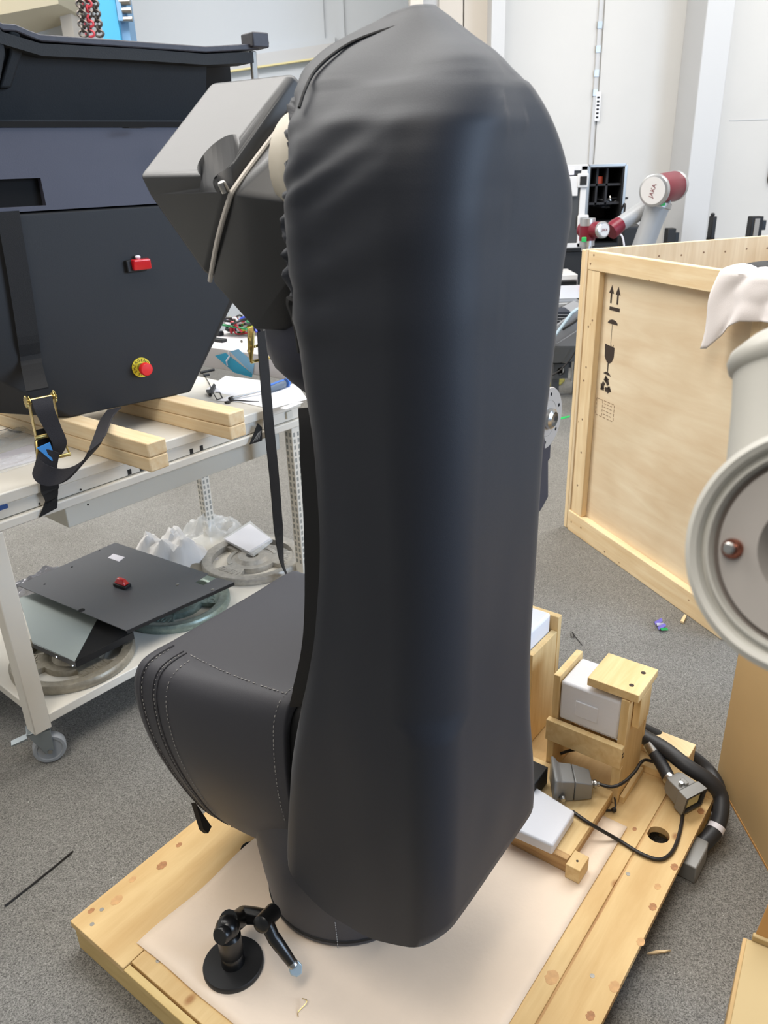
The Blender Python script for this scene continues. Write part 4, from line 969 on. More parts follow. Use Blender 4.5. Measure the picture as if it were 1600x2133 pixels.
# sheet with a notch cut near its right corner
poly = [pp(36, 1219), pp(240, 1130), pp(438, 1196), pp(420, 1210), pp(408, 1214), pp(424, 1220), pp(452, 1206), pp(488, 1213), pp(486, 1215), pp(264, 1314)]
MB().prism([pp(36, 1219), pp(240, 1130), pp(434, 1195), pp(406, 1213), pp(424, 1219), pp(452, 1203), pp(488, 1213), pp(264, 1314)], nrm * -.0025).build('sheet', M_PANEL, t)
MB().prism([pp(264, 1314), pp(488, 1213), pp(488, 1213) - nrm * .012, pp(264, 1314) - nrm * .012], (c[1] - c[3]).normalized() * .002).build('folded_edge', M_BLACK, t)
MB().prism([pp(225, 1162), pp(236, 1154), pp(260, 1161), pp(248, 1170)], nrm * .0008).build('white_sticker', M_STICK, t)
for u, v, r in [(150, 1181, .004), (207, 1147, .004), (93, 1217, .004), (170, 1271, .011), (308, 1301, .004), (378, 1264, .004)]:
    MB().lathe(pp(u, v), nrm, [(r, 0), (r, .0006)], 14).build('screw_hole', M_VOID, t)
for u, v in [(370, 1218), (443, 1229)]: MB().lathe(pp(u, v), nrm, [(.006, 0), (.006, .002), (.003, .003)], 14).build('rivet', M_STEEL, t, smooth=True)
e1 = (c[2] - c[1]).normalized(); e2 = nrm.cross(e1)
lc = pp(255, 1222)
MB().box(lc - e1 * .028 - e2 * .016, e1 * .056, e2 * .032, nrm * .014).build('lamp_base', M_BLACK, t, bevel=.003)
MB().hexa([lc - e1 * .024 - e2 * .013 + nrm * .014, lc + e1 * .024 - e2 * .013 + nrm * .014, lc + e1 * .024 + e2 * .013 + nrm * .014, lc - e1 * .024 + e2 * .013 + nrm * .014, lc - e1 * .014 - e2 * .007 + nrm * .033, lc + e1 * .014 - e2 * .007 + nrm * .033, lc + e1 * .014 + e2 * .007 + nrm * .033, lc - e1 * .014 + e2 * .007 + nrm * .033]).build('lamp_lens', M_RED, t, bevel=.003)
t, c = panel('sheet_metal_tray', [(45, 1250), (110, 1228), (275, 1315), (155, 1388)], [.078, .078, .072, .064], M_PANELG, 'pale green grey sheet metal tray with one folded black end, under the charcoal panel')
nrm = (c[1] - c[0]).cross(c[3] - c[0]).normalized(); nrm = nrm if nrm.z > 0 else -nrm
pp = lambda u, v: PL(u, v, c[0], nrm)
MB().prism([pp(40, 1245), pp(110, 1225), pp(205, 1285), pp(155, 1378), pp(68, 1340)], nrm * -.002).build('sheet', M_PANELG, t)
MB().prism([pp(205, 1285), pp(275, 1316), pp(157, 1379)], nrm * -.002).build('folded_end', M_VOID, t)
MB().prism([pp(68, 1338), pp(157, 1378), pp(157, 1378) - nrm * .020, pp(68, 1338) - nrm * .020], (pp(157, 1378) - pp(275, 1316)).normalized() * .002).build('front_lip', M_PANEL, t)
MB().prism([pp(157, 1378), pp(277, 1316), pp(277, 1316) - nrm * .026, pp(157, 1378) - nrm * .022], (pp(68, 1338) - pp(157, 1378)).normalized() * -.002).build('side_lip', M_BLACK, t)
for u, v in [(118, 1368), (152, 1386)]: q = PL(u, v, pp(68, 1338), (pp(157, 1378) - pp(275, 1316)).normalized()); MB().cyl(q, q + (pp(157, 1378) - pp(275, 1316)).normalized() * .004, .004, 8).build('rivet', M_STEEL, t)
# bags and booklet
crumpled('plastic_bag', SZ(352, 1172), TB.x, TB.y, .14, .14, .17, M_BAGW, 'crumpled white plastic bag behind the charcoal panel on the shelf', 'bag', 3, 26, 2.5, .45)
crumpled('clear_bag', SZ(440, 1118), TB.x, TB.y, .14, .10, .11, M_CLEAR, 'shiny clear plastic bag at the shelf back behind the white bag', 'bag', 12, 24, 2.5, .6)
crumpled('clear_bag', SZ(85, 1225), TB.x, TB.y, .12, .07, .07, M_CLEARD, 'smoky clear plastic packet at the shelf left behind the panel', 'bag', 14)
bk_ = thing('booklet', 'white booklet in a clear sleeve lying on the silver weight plate', 'booklet', SZ(515, 1130, .035))
for k in range(3): MB().prism([ZP(u + k, v + k, ZS + .034 + .003 * (2 - k)) for u, v in [(468, 1124), (520, 1092), (563, 1122), (518, 1150)]], Z3 * .0026).build('page_block', M_STICK, bk_)
MB().prism([ZP(u, v, ZS + .0335) for u, v in [(466, 1126), (522, 1090), (568, 1128), (528, 1160)]], Z3 * .011).build('clear_sleeve', M_CLEAR, bk_)

# ------------------------------------------------------------------ big crate
LC, LW, ZC = 1.02, 1.15, 1.25
cr = thing('wooden_crate', 'large open topped pale wooden crate with stencilled handling marks at the right', 'crate', CR(LC / 2, LW / 2, 0))
def cp(name, a0, a1, b0, b1, c0, c1, mt, bv=.003): return MB().fbox(CR, a0, a1, b0, b1, c0, c1).build(name, mt, cr, bevel=bv)
cp('front_panel', .01, LC - .01, .03, .042, .02, ZC - .012, W_CRATE, 0)
cp('top_rail', .012, LC, 0, .03, ZC - .075, ZC, W_BEAMX)
cp('bottom_rail', 0, LC, -.004, .03, 0, .10, W_BEAMX)
cp('post', .012, .095, .002, .03, .10, ZC - .075, W_BEAMZ)
cp('post', LC - .095, LC, .002, .03, .10, ZC - .075, W_BEAMZ)
cp('side_panel', -.012, .006, .0, LW, .005, ZC + .004, W_CRATEI)
cp('side_panel', LC + .001, LC + .013, .0, LW, .005, ZC, W_CRATEI)
cp('back_panel', .006, LC, LW - .012, LW, .005, ZC, W_CRATEI)
cp('side_post', -.038, -.012, .0, .09, .0, ZC, W_BEAMZ)
cp('side_rail', -.038, -.012, .09, LW, .0, .09, W_BEAMY)
cp('inner_rail', .006, .03, .05, LW - .02, ZC - .30, ZC - .22, W_BEAMY)
cp('crate_floor', .006, LC, .042, LW - .012, .02, .04, W_CRATE, 0)
for k in range(9):
    q = CR(.0065, .12 + k * .115, ZC - .045 - .004 * (k % 2)); MB().cyl(q, q + CR.x * .0012, .004, 8).build('nail_head', M_INKF, cr)
for a, z in [(.03, 1.20), (.05, 1.235), (.07, .98), (.045, .95), (.05, .78), (.04, .72), (.05, .55), (.06, .40), (.05, .24), (.03, .05), (.11, .055), (.30, .02), (.95, 1.20), (.80, 1.20), (.965, 1.02)]:
    q = CR(a, -.0042 if z < .1 else .0018 if z < 1.17 else -.0002, z); MB().cyl(q, q + CR.y * -.0008, .0045, 8).build('nail_head', M_INKF, cr)
# stencilled marks: flat print on the panel (x to the right along the face, z up)
FY = .030
def stamp(name, polys, mt=M_INK):
    mb = MB()
    for poly in polys: mb.prism([CR(x, FY, z) for x, z in poly], CR.y * -.0008)
    return mb.build(name, mt, cr)
def rect(x0, z0, x1, z1): return [(x0, z0), (x1, z0), (x1, z1), (x0, z1)]
def arrow(x, z0, z1): return [rect(x - .005, z0, x + .005, z1 - .03), [(x - .016, z1 - .032), (x + .016, z1 - .032), (x, z1)]]
ar = lambda u, v: (lambda q: (q.x, q.z))(CR.loc(CR.py(u, v, FY)))
x0, z0 = ar(1270, 642); x1, z1 = ar(1292, 638); xa, za = ar(1275, 632); xb, zt1 = ar(1277, 594); xc, zt2 = ar(1288, 597)
stamp('arrow_mark', arrow(xb - .004, za, zt1) + arrow(xc + .004, za, zt2) + [rect(x0, z0 - .006, x1, z0 + .008)])
ux, uz = ar(1275, 694)
um = [(ux + .033 * math.cos(math.radians(k * 18)), uz + .036 + .018 * math.sin(math.radians(k * 18))) for k in range(11)]
hook = [(ux + .008 - .010 * math.cos(math.radians(k * 30)), uz - .045 - .012 * math.sin(math.radians(k * 30))) for k in range(7)]
mb = MB(); mb.prism([CR(x, FY, z) for x, z in um], CR.y * -.0008)
mb.prism([CR(x, FY, z) for x, z in rect(ux - .0030, uz - .045, ux - .0010, uz + .040)], CR.y * -.0008)
for (xa_, za_), (xb_, zb_) in zip(hook, hook[1:]): mb.prism([CR(xa_, FY, za_), CR(xb_, FY, zb_), CR(xb_ * .7 + .3 * (ux + .008), FY, zb_ * .7 + .3 * (uz - .045)), CR(xa_ * .7 + .3 * (ux + .008), FY, za_ * .7 + .3 * (uz - .045))], CR.y * -.0008)
mb.build('umbrella_mark', M_INK, cr)
gx, gz = ar(1268, 748)
bowl = [(gx - .032, gz + .058), (gx + .034, gz + .052), (gx + .034, gz + .014), (gx + .023, gz - .008), (gx + .006, gz - .018), (gx - .012, gz - .013), (gx - .028, gz + .006)]
stamp('glass_mark', [bowl, rect(gx - .004, gz - .058, gx + .003, gz - .012), [(gx - .028, gz - .064), (gx + .026, gz - .068), (gx + .010, gz - .056), (gx - .012, gz - .054)]])
rx, rz = ar(1262, 803); tri_ = []
for k in range(3):
    a = math.radians(90 + 120 * k); b_ = math.radians(90 + 120 * k + 120)
    pa_, pb2 = (rx + .045 * math.cos(a), rz + .043 * math.sin(a)), (rx + .045 * math.cos(b_), rz + .043 * math.sin(b_))
    def mix(s, o):
        x, z = pa_[0] + (pb2[0] - pa_[0]) * s, pa_[1] + (pb2[1] - pa_[1]) * s; m_ = ((pa_[0] + pb2[0]) / 2 - rx, (pa_[1] + pb2[1]) / 2 - rz); L_ = math.hypot(*m_)
        return (x + m_[0] / L_ * o, z + m_[1] / L_ * o)
    tri_ += [[mix(.02, .003), mix(.36, .003), mix(.36, -.015), mix(.14, -.015)], [mix(.46, .003), mix(.70, .003), mix(.70, .010), mix(.98, -.006), mix(.70, -.024), mix(.70, -.015), mix(.46, -.015)]]
stamp('recycling_mark', tri_)
bx0, bz0 = ar(1242, 852); bx1, bz1 = ar(1277, 838)
dash = []
def dline(xa, za, xb, zb, n):
    for k in range(n):
        s0, s1 = (k + .1) / n, (k + .75) / n; d = math.hypot(xb - xa, zb - za); nx, nz = -(zb - za) / d * .0012, (xb - xa) / d * .0012
        p, q = (xa + (xb - xa) * s0, za + (zb - za) * s0), (xa + (xb - xa) * s1, za + (zb - za) * s1)
        dash.append([(p[0] - nx, p[1] - nz), (q[0] - nx, q[1] - nz), (q[0] + nx, q[1] + nz), (p[0] + nx, p[1] + nz)])
bL, bR, bT, bB_ = bx0 - .002, bx1 + .012, bz0 + .050, bz0 - .022
for k in ((bL, bT, bR, bT, 5), (bL, bB_, bR, bB_, 5), (bL, bT, bL, bB_, 4), (bR, bT, bR, bB_, 4), (bL + .045, bT, bL + .045, bB_, 4)): dline(*k)
for k in range(4): dline(bL + .053, bT - .012 - k * .015, bR - .012, bT - .012 - k * .015, 3)
stamp('stamp_mark', dash, M_INKF)
# dark flange standing in the crate
rdisc = thing('dark_flange', 'dark round flange plate showing inside the crate above its front rail', 'flange', CR(.80, .32, .04))
MB().lathe(CR(.80, .32, ZC - .012), Z3, [(.10, -.06), (.19, -.05), (.20, -.012), (.20, .0), (.195, .004), (.07, .004), (.07, -.02)], 44).build('disc', M_BLACK, rdisc, smooth=True)
MB().cyl(CR(.80, .32, .041), CR(.80, .32, ZC - .05), .06, 20).build('stem', M_BLACK, rdisc, smooth=True)
for k in range(8):
    an = k * math.pi / 4; q = CR(.80 + .165 * math.cos(an), .32 + .165 * math.sin(an), ZC - .009); MB().cyl(q, q + Z3 * .001, .008, 10).build('bolt_hole', M_VOID, rdisc)
# rag over the front rail
rows = []
for j in range(31):
    t = j / 30; row = []
    for i in range(27):
        s_ = i / 26
        lowz = interp([(0, .255), (.08, .25), (.35, .165), (.5, .14), (1, .12)], s_)
        a = .785 + .28 * s_ - .03 * t * (1 - s_) + .006 * math.sin(t * 9)
        fold = .014 * math.sin(s_ * 6.5 + 1.2 * t + .4) * min(1, t * 3) + .010 * noise.noise(V((s_ * 4, t * 3, 2)))
        if t < .25:
            k = t / .25; b_ = .075 - .085 * k; z = ZC + .006 + .012 * noise.noise(V((s_ * 5, k, 0))) + .010 * math.sin(k * math.pi)
        else:
            k = (t - .25) / .75; b_ = -.012 - .010 - abs(fold) ; z = ZC + .004 - lowz * k
            b_ = -.012 - .008 * k - abs(fold)
        row.append(CR(a, b_, z))
    rows.append(row)
cl_ = tag(MB().rings(rows, False, False, False).build('rag', M_CLOTHW, smooth=True, angle=80), 'off white cloth rag hanging over the front rail of the big crate', 'cloth')
s = cl_.modifiers.new('thick', 'SOLIDIFY'); s.thickness = .003; s.offset = 1

# ------------------------------------------------------------------ pale robot close to the camera at the right
jr = thing('pale_robot_wrist', 'light grey robot arm with round open wrist, blurred close up at the right', 'robot', CAM + ray(1668, 1165) * .5)
jc = CAM + ray(1686, 1150) * .5
fx = (CAM - jc).normalized(); fx = (fx - RT * .42 + UP * .05).normalized()
k_ = .5 / 1640 * 1.06
R0 = 256 * k_
MB().lathe(jc, fx, [(R0 * .80, -.075), (R0 * .93, -.05), (R0, -.02), (R0 * 1.0, -.006), (R0 * .985, -.001), (R0 * .93, .002), (R0 * .885, .0), (R0 * .87, -.004)], 72, True, False).build('wrist_housing', M_GREYP, jr, smooth=True)
MB().lathe(jc, fx, [(R0 * .87, -.004), (R0 * .865, -.007), (R0 * .83, -.007), (R0 * .82, -.003), (R0 * .80, -.003), (R0 * .785, -.010)], 72, False, False).build('step_ring', M_GREYP, jr, smooth=True)
MB().lathe(jc, fx, [(R0 * .785, -.010), (R0 * .75, -.011), (R0 * .735, -.008)], 72, False, False).build('dark_groove', mat('brown grey groove', (96, 86, 78), .5), jr, smooth=True)
MB().lathe(jc, fx, [(R0 * .735, -.008), (R0 * .42, -.008), (R0 * .41, -.011), (R0 * .36, -.03)], 72, False, False).build('wrist_face', M_GREYF, jr, smooth=True)
MB().lathe(jc, fx, [(R0 * .36, -.03), (.001, -.03)], 32, False, False).build('bore', M_VOID, jr)
bx1_, by1_ = basis(fx)
bp_ = PL(1525, 1143, jc + fx * -.006, fx)
MB().lathe(bp_ - fx * .003, fx, [(.0072, 0), (.0072, .004), (.0055, .006)], 16).build('screw_collar', mat('copper screw', (150, 96, 80), .2, .9), jr, smooth=True)
MB().lathe(bp_ + fx * .002, fx, [(.0042, 0), (.0042, .004), (.003, .005)], 12).build('screw_head', M_STEEL, jr, smooth=True)
# arm link rising up and back from the housing
u0 = CAM + ray(1690, 1150) * .60; u1 = CAM + ray(1676, 742) * .62
ld = (u1 - u0).normalized(); rl_ = 150 * .61 / 1640; tl_ = (u1 - u0).length
MB().tube([u0 + ld * tl_ * t for t in (0, .25, .5, .75, 1)], [rl_ * 1.18, rl_ * 1.12, rl_ * 1.03, rl_ * .96, rl_ * .92], 48).build('arm_link', M_GREYP, jr, smooth=True, angle=60)
MB().lathe(u1 - ld * .012, ld, [(rl_ * .92, 0), (rl_ * .99, .003), (rl_ * 1.01, .010), (rl_ * .97, .016), (rl_ * .70, .028), (rl_ * .4, .034), (rl_ * .2, .036)], 48).build('link_flange', M_GREYP, jr, smooth=True, angle=50)
# the rest of the arm, outside the frame, carries the wrist from a floor pedestal
el = V((.95, .12, 1.30))
MB().tube([u0 - ld * .0 + (el - u0).normalized() * .02, u0.lerp(el, .5), el], [.046, .05, .056], 28).build('forearm', M_GREYP, jr, smooth=True)
MB().lathe(el - V((0, .09, 0)), V((0, 1, 0)), [(.06, 0), (.075, .01), (.075, .17), (.06, .18)], 32).build('elbow', M_GREYP, jr, smooth=True)
MB().lathe(V((.95, .12, 0)), Z3, [(.14, 0), (.14, .02), (.075, .03), (.065, .6), (.06, 1.27)], 32).build('pedestal', M_GREYP, jr, smooth=True)

# ------------------------------------------------------------------ cardboard boxes at the right
cb = thing('cardboard_carton', 'tall brown cardboard carton standing on the floor right of the pallet', 'carton', (1.18, 1.30, 0))
MB().fbox(XY, .902, 1.5, .92, 1.70, 0.0, .52).build('carton_body', M_CARD, cb, bevel=.003)
MB().fbox(XY, .9005, .903, .92, 1.70, .0, .006).build('bottom_edge', M_CARDO, cb)
MB().fbox(XY, .905, 1.5, 1.30, 1.306, .520, .5215).build('lid_gap', M_VOID, cb)
zc = .30
A_, B_2 = ZP(1549, 1948, zc), ZP(1512, 2133, zc)
dx_ = (A_ - B_2).normalized(); nx_ = V((dx_.y, -dx_.x, 0))
FBX = Frame((A_.x, A_.y, 0), nx_, -dx_)
sb = thing('cardboard_box', 'low tan cardboard box with a raised flap at the bottom right corner', 'box', FBX(.15, .15, 0))
MB().fbox(FBX, 0, .34, 0, .36, 0, zc - .004).build('box_body', M_CARD, sb, bevel=.002)
MB().fbox(FBX, .006, .34, .004, .36, zc - .004, zc).build('lid', M_CARDY, sb, bevel=.0015)
f0 = [FBX.loc(ZP(1563, 1950, zc)), FBX.loc(ZP(1600, 1966, zc))]
pf = lambda u, v: FBX.py(u, v, -.002)
MB().prism([FBX(.016, -.002, zc - .004), FBX(.24, -.002, zc - .004), FBX(.24, -.03, zc + .085), FBX(.045, -.03, zc + .09), FBX(.028, -.026, zc + .078)], FBX.y * .004).build('flap', M_CARDO, sb, bevel=.001)
MB().fbox(FBX, .014, .30, -.006, .004, zc - .012, zc + .012).build('flap_crease', M_CARDY, sb, bevel=.002)

# ------------------------------------------------------------------ plywood cradles and foam on the pallet
HB = HP + .0045
cr1 = thing('plywood_cradle', 'small plywood cradle holding white foam blocks, with a screwed top board', 'cradle', RB(.34, .69, HP))
def k1(name, a0, a1, b0, b1, c0, c1, mt=W_CRAD, bv=.0015): return MB().fbox(RB, a0, a1, b0, b1, c0, c1).build(name, mt, cr1, bevel=bv)
k1('front_batten', .232, .436, .585, .603, .205, .268, W_CRAD)
k1('upright', .237, .255, .603, .74, HP + .002, .40, W_CRADZ)
k1('upright', .415, .436, .603, .74, HP + .002, .40, W_CRADZ)
k1('corner_post', .414, .437, .588, .603, HP + .002, .205, W_CRADZ)
k1('corner_post', .237, .256, .588, .603, HP + .002, .205, W_CRADZ)
k1('back_batten', .255, .437, .735, .752, .20, .36, W_CRAD)
k1('foam_block', .256, .414, .607, .733, .27, .385, M_FOAM, .006)
k1('foam_pad', .30, .36, .603, .607, .30, .345, M_FOAM, .002)
tb_ = k1('top_board', .325, .455, .605, .735, .402, .425, W_CRAD)
for a, b_ in ((.425, .635), (.43, .70)): MB().lathe(RB(a, b_, .425), Z3, [(.006, 0), (.006, .0008), (.002, .001)], 10).build('screw_head', M_INK, tb_)
k1('side_block', .437, .455, .63, .70, .31, .40, W_CRADZ)
for zz in (.235, .245): MB().fbox(RB, .4355, .4362, .59, .6, zz, zz + .006).build('edge_knot', M_INK, cr1)
k1('cross_rail', .255, .415, .69, .705, .15, .19, W_CRAD)
cr2 = thing('foam_cradle', 'plywood box with white foam behind the robot, tallest at the far end of the pallet', 'cradle', RB(.05, .70, HP))
def k2(name, a0, a1, b0, b1, c0, c1, mt=W_CRAD, bv=.0015): return MB().fbox(RB, a0, a1, b0, b1, c0, c1).build(name, mt, cr2, bevel=bv)
q1, q2 = RB.loc(ZP(1158, 1288, .44)), RB.loc(ZP(1150, 1345, .40))
nR = .152
k2('end_board', nR - .018, nR, .655, .80, HP + .002, .393, W_CRADZ)
k2('end_board', nR - .30, nR - .282, .655, .80, HP + .002, .393, W_CRADZ)
k2('front_board', nR - .282, nR - .018, .655, .672, HP + .002, .36, W_CRADZ)
k2('back_board', nR - .30, nR + .002, .80, .82, HP + .002, .438, W_CRADZ)
k2('foam_block', nR - .280, nR - .020, .674, .797, .20, .448, M_FOAM, .008)
base = thing('plywood_base_board', 'plywood base board on runners across the pallet, carrying the connector and foam sheet', 'board', RB(.25, .48, HP))
MB().fbox(RB, .08, .425, .335, .66 - .075, HB + .018, HB + .036).build('board', W_CRAD, base, bevel=.001)
MB().fbox(RB, .36, .425, .338, .60 - .02, HB, HB + .0175).build('runner', W_EDGEE, base, bevel=.001)
MB().fbox(RB, .08, .14, .338, .58, HB, HB + .0175).build('runner', W_EDGEE, base, bevel=.001)
MB().fbox(RB, .10, .425, .318, .335, HB, HB + .040).build('front_batten', W_EDGE, base, bevel=.001)
eb = MB().fbox(RB, .427, .462, .305, .355, HB, HB + .040).build('end_block', W_CRAD, base, bevel=.0015)
MB().cyl(RB(.445, .328, HB + .0398), RB(.445, .328, HB + .0408), .003, 10).build('screw_head', M_INK, eb)
fs = MB(); zf = HB + .0365
fp = [ZP(u, v, zf + .03) for u, v in [(1112, 1636), (1198, 1690), (1152, 1762), (1040, 1712)]]
fs.prism([V((p.x, p.y, zf)) for p in fp], Z3 * .03)
tag(fs.build('foam_pad', M_FOAM, bevel=.005), 'flat white foam pad lying on the plywood base board beside the robot cover', 'foam')

# ------------------------------------------------------------------ connectors, cables and hoses
def P_(u, v, z): return ZP(u, v, z)
zc1 = HB + .0365
c1 = thing('grey_connector', 'big grey cast connector hood with thin black cable on the base board', 'connector', P_(1180, 1625, zc1))
a_, b2 = P_(1160, 1628, zc1 + .032), P_(1232, 1630, zc1 + .032)
cdx = (b2 - a_); cdx.z = 0; cl1 = cdx.length; cdx.normalize(); cdy = V((-cdx.y, cdx.x, 0)); CF = Frame((a_.x, a_.y, 0), cdx, cdy)
def sec(x, hw, z0, z1): return [CF(x, -hw, z0), CF(x, hw, z0), CF(x, hw, z1), CF(x, -hw, z1)]
MB().rings([sec(-.012, .046, zc1, zc1 + .074), sec(-.004, .046, zc1, zc1 + .074), sec(.006, .036, zc1 + .002, zc1 + .064), sec(cl1 * .45, .034, zc1 + .002, zc1 + .062)]).build('hood', M_CONN, c1, bevel=.003)
MB().rings([sec(cl1 * .45 + .0008, .034, zc1 + .002, zc1 + .062), sec(cl1 * .98, .028, zc1 + .004, zc1 + .050)]).build('cable_entry', M_CONN, c1, bevel=.003)
g = CF(cl1 * .98, 0, zc1 + .028)
MB().lathe(g, cdx, [(.010, 0), (.011, .004), (.0085, .005), (.011, .009), (.011, .014), (.007, .016), (.007, .022)], 12).build('cable_gland', M_STEEL, c1, smooth=True)
MB().lathe(CF(.010, -.046 + .006, zc1 + .02), -cdy, [(.008, 0), (.008, .007), (.005, .012)], 12).build('lever_stud', M_STEEL, c1, smooth=True)
g2 = g + cdx * .02
zl = HP + .012
tag(MB().tube(spline([g2, P_(1275, 1639, .165), P_(1300, 1629, .175), P_(1322, 1608, .165), P_(1334, 1590, .15), P_(1345, 1583, .14), P_(1365, 1588, .135)], 7), .0042, 8).build('thin_cable', M_CABLE, smooth=True), 'black cable looping from the big connector around the cradle foot', 'cable')
c2 = thing('open_connector', 'grey connector with open cream insert ending a thick hose on the pallet corner', 'connector', P_(1432, 1655, HP + .03))
q0_, q1_ = P_(1398, 1625, HP + .045), P_(1448, 1672, HP + .035)
dx2 = (q1_ - q0_).normalized(); sy2 = Z3.cross(dx2).normalized(); uz2 = dx2.cross(sy2)
L2 = (q1_ - q0_).length
def sec2(x, hw, h0, h1): c = q0_ + dx2 * x; return [c - sy2 * hw + uz2 * h0, c + sy2 * hw + uz2 * h0, c + sy2 * hw + uz2 * h1, c - sy2 * hw + uz2 * h1]
MB().rings([sec2(0, .020, -.018, .020), sec2(.012, .026, -.022, .024), sec2(L2 * .6, .029, -.026, .027), sec2(L2 * .62, .034, -.030, .030), sec2(L2 * .98, .036, -.031, .031)], True, False).build('hood', M_CONN, c2, bevel=.003)
MB().rings([sec2(L2 * .98, .036, -.031, .031), sec2(L2 * .985, .030, -.025, .025), sec2(L2 * .8, .029, -.024, .024)], False, True).build('open_mouth', mat('dark connector rim', (74, 74, 74), .5, .3), c2)
MB().rings([sec2(L2 * .8, .020, -.015, .015), sec2(L2 * .93, .020, -.015, .015)]).build('contact_insert', M_CREAMP, c2, bevel=.001)
MB().fbox(Frame(q0_ + dx2 * L2 * .5, dx2, sy2), -.01, .01, -.006, .006, .012, .034).build('latch', M_CONN, c2, bevel=.002)
MB().cyl(q0_ + dx2 * L2 * .45 + uz2 * .02 - sy2 * .012, q0_ + dx2 * L2 * .45 + uz2 * .035 - sy2 * .012, .005, 10).build('lever_stud', M_STEEL, c2, smooth=True)
MB().lathe(q0_ - dx2 * .012, dx2, [(.017, 0), (.017, .012)], 16).build('gland_nut', M_STEEL, c2, smooth=True)
hs0 = P_(1362, 1566, HP + .07)
MB().tube(spline([q0_ - dx2 * .008, P_(1380, 1595, HP + .055), hs0], 6), .0165, 14).build('hose_tail', M_HOSE, c2, smooth=True)
hd = (hs0 - P_(1380, 1595, HP + .055)).normalized()
MB().lathe(hs0, hd, [(.0175, -.004), (.0175, .022), (.013, .026)], 14).build('hose_clamp', M_STEEL, c2, smooth=True)
tag(MB().tube(spline([P_(1192, 1690, .138), P_(1222, 1711, .137), P_(1250, 1728, .122), P_(1292, 1752, HP + .007), P_(1335, 1778, HP + .0065), P_(1372, 1790, HP + .006), P_(1395, 1780, HP + .006), P_(1410, 1755, HP + .006), P_(1420, 1715, HP + .006), P_(1424, 1678, HP + .006)], 8), .0045, 8).build('thin_cable', M_CABLE, smooth=True), 'black cable curving from the foam pad across the pallet to the open connector', 'cable')
tag(MB().tube(spline([P_(1276, 1648, HP + .004), P_(1281, 1665, HP + .02), P_(1282, 1680, HP + .012), P_(1277, 1688, HP + .007)], 6), .0022, 6).tube([P_(1248, 1688, HP + .004), P_(1270, 1688, HP + .006), P_(1278, 1688, HP + .006)], .003, 6).ball(P_(1279, 1687, HP + .010), .007, 10).build('cable_tie', M_CABLE, smooth=True), 'short black cable tie with a square head on the pallet beside the cradle', 'cable tie')
tag(MB().tube(spline([P_(1168, 1570, .13), P_(1185, 1564, .135), P_(1210, 1560, .135)], 5), .004, 8).build('thin_cable', M_CABLE, smooth=True), 'short black cable passing behind the big grey connector inside the cradle', 'cable')
# thick hoses hanging over the pallet corner
hz = HP + .075
h1 = thing('thick_hose', 'thick black hose over the pallet corner ending in a white labelled grey plug', 'hose', P_(1440, 1600, HP))
pth = spline([P_(1322, 1522, .176), P_(1342, 1535, .174), P_(1385, 1560, .172), P_(1430, 1595, .16), P_(1475, 1625, .14), P_(1500, 1655, .11), P_(1502, 1690, .085), P_(1492, 1725, .06), P_(1470, 1752, .045), P_(1448, 1770, .036)], 6)
MB().tube(pth, .0195, 16).build('hose', M_HOSE, h1, smooth=True)
lb = P_(1488, 1728, .058); MB().tube([pth[-14], pth[-13], pth[-12]], .0205, 16).build('white_label', M_STICK, h1, smooth=True)
pe_, pf_ = P_(1452, 1762, .040), P_(1430, 1800, .032)
dq = (pf_ - pe_).normalized(); sq = Z3.cross(dq).normalized(); uq = dq.cross(sq)
def sec3(x, hw, h): c = pe_ + dq * x; return [c - sq * hw - uq * h, c + sq * hw - uq * h, c + sq * hw + uq * h, c - sq * hw + uq * h]
MB().rings([sec3(-.012, .022, .020), sec3(.010, .028, .026), sec3((pf_ - pe_).length, .030, .028), sec3((pf_ - pe_).length + .02, .030, .028)]).build('plug', M_CONN, h1, bevel=.003)
h2_ = tag(MB().tube(spline([P_(1322, 1512, .17), P_(1345, 1522, .15), P_(1390, 1545, .12), P_(1440, 1575, .07), P_(1475, 1605, .04), P_(1496, 1640, .03), P_(1498, 1690, .024)], 6), .019, 14).build('thick_hose', M_HOSE, smooth=True), 'second thick black hose behind, dropping from the pallet back to the floor', 'hose')
bb_ = thing('small_black_box', 'small black box with printed top edge showing beside the robot cover', 'box', P_(1110, 1605, HB + .04))
q = P_(1131, 1612, HB + .09); MB().fbox(Frame((q.x, q.y, 0), RB.x, RB.y), -.12, 0, -.05, .03, HB + .0365, HB + .09).build('box_body', M_BLACK, bb_, bevel=.002)
MB().fbox(Frame((q.x, q.y, 0), RB.x, RB.y), -.03, -.006, -.0508, -.05, HB + .06, HB + .064).build('printed_line', M_THREAD, bb_)

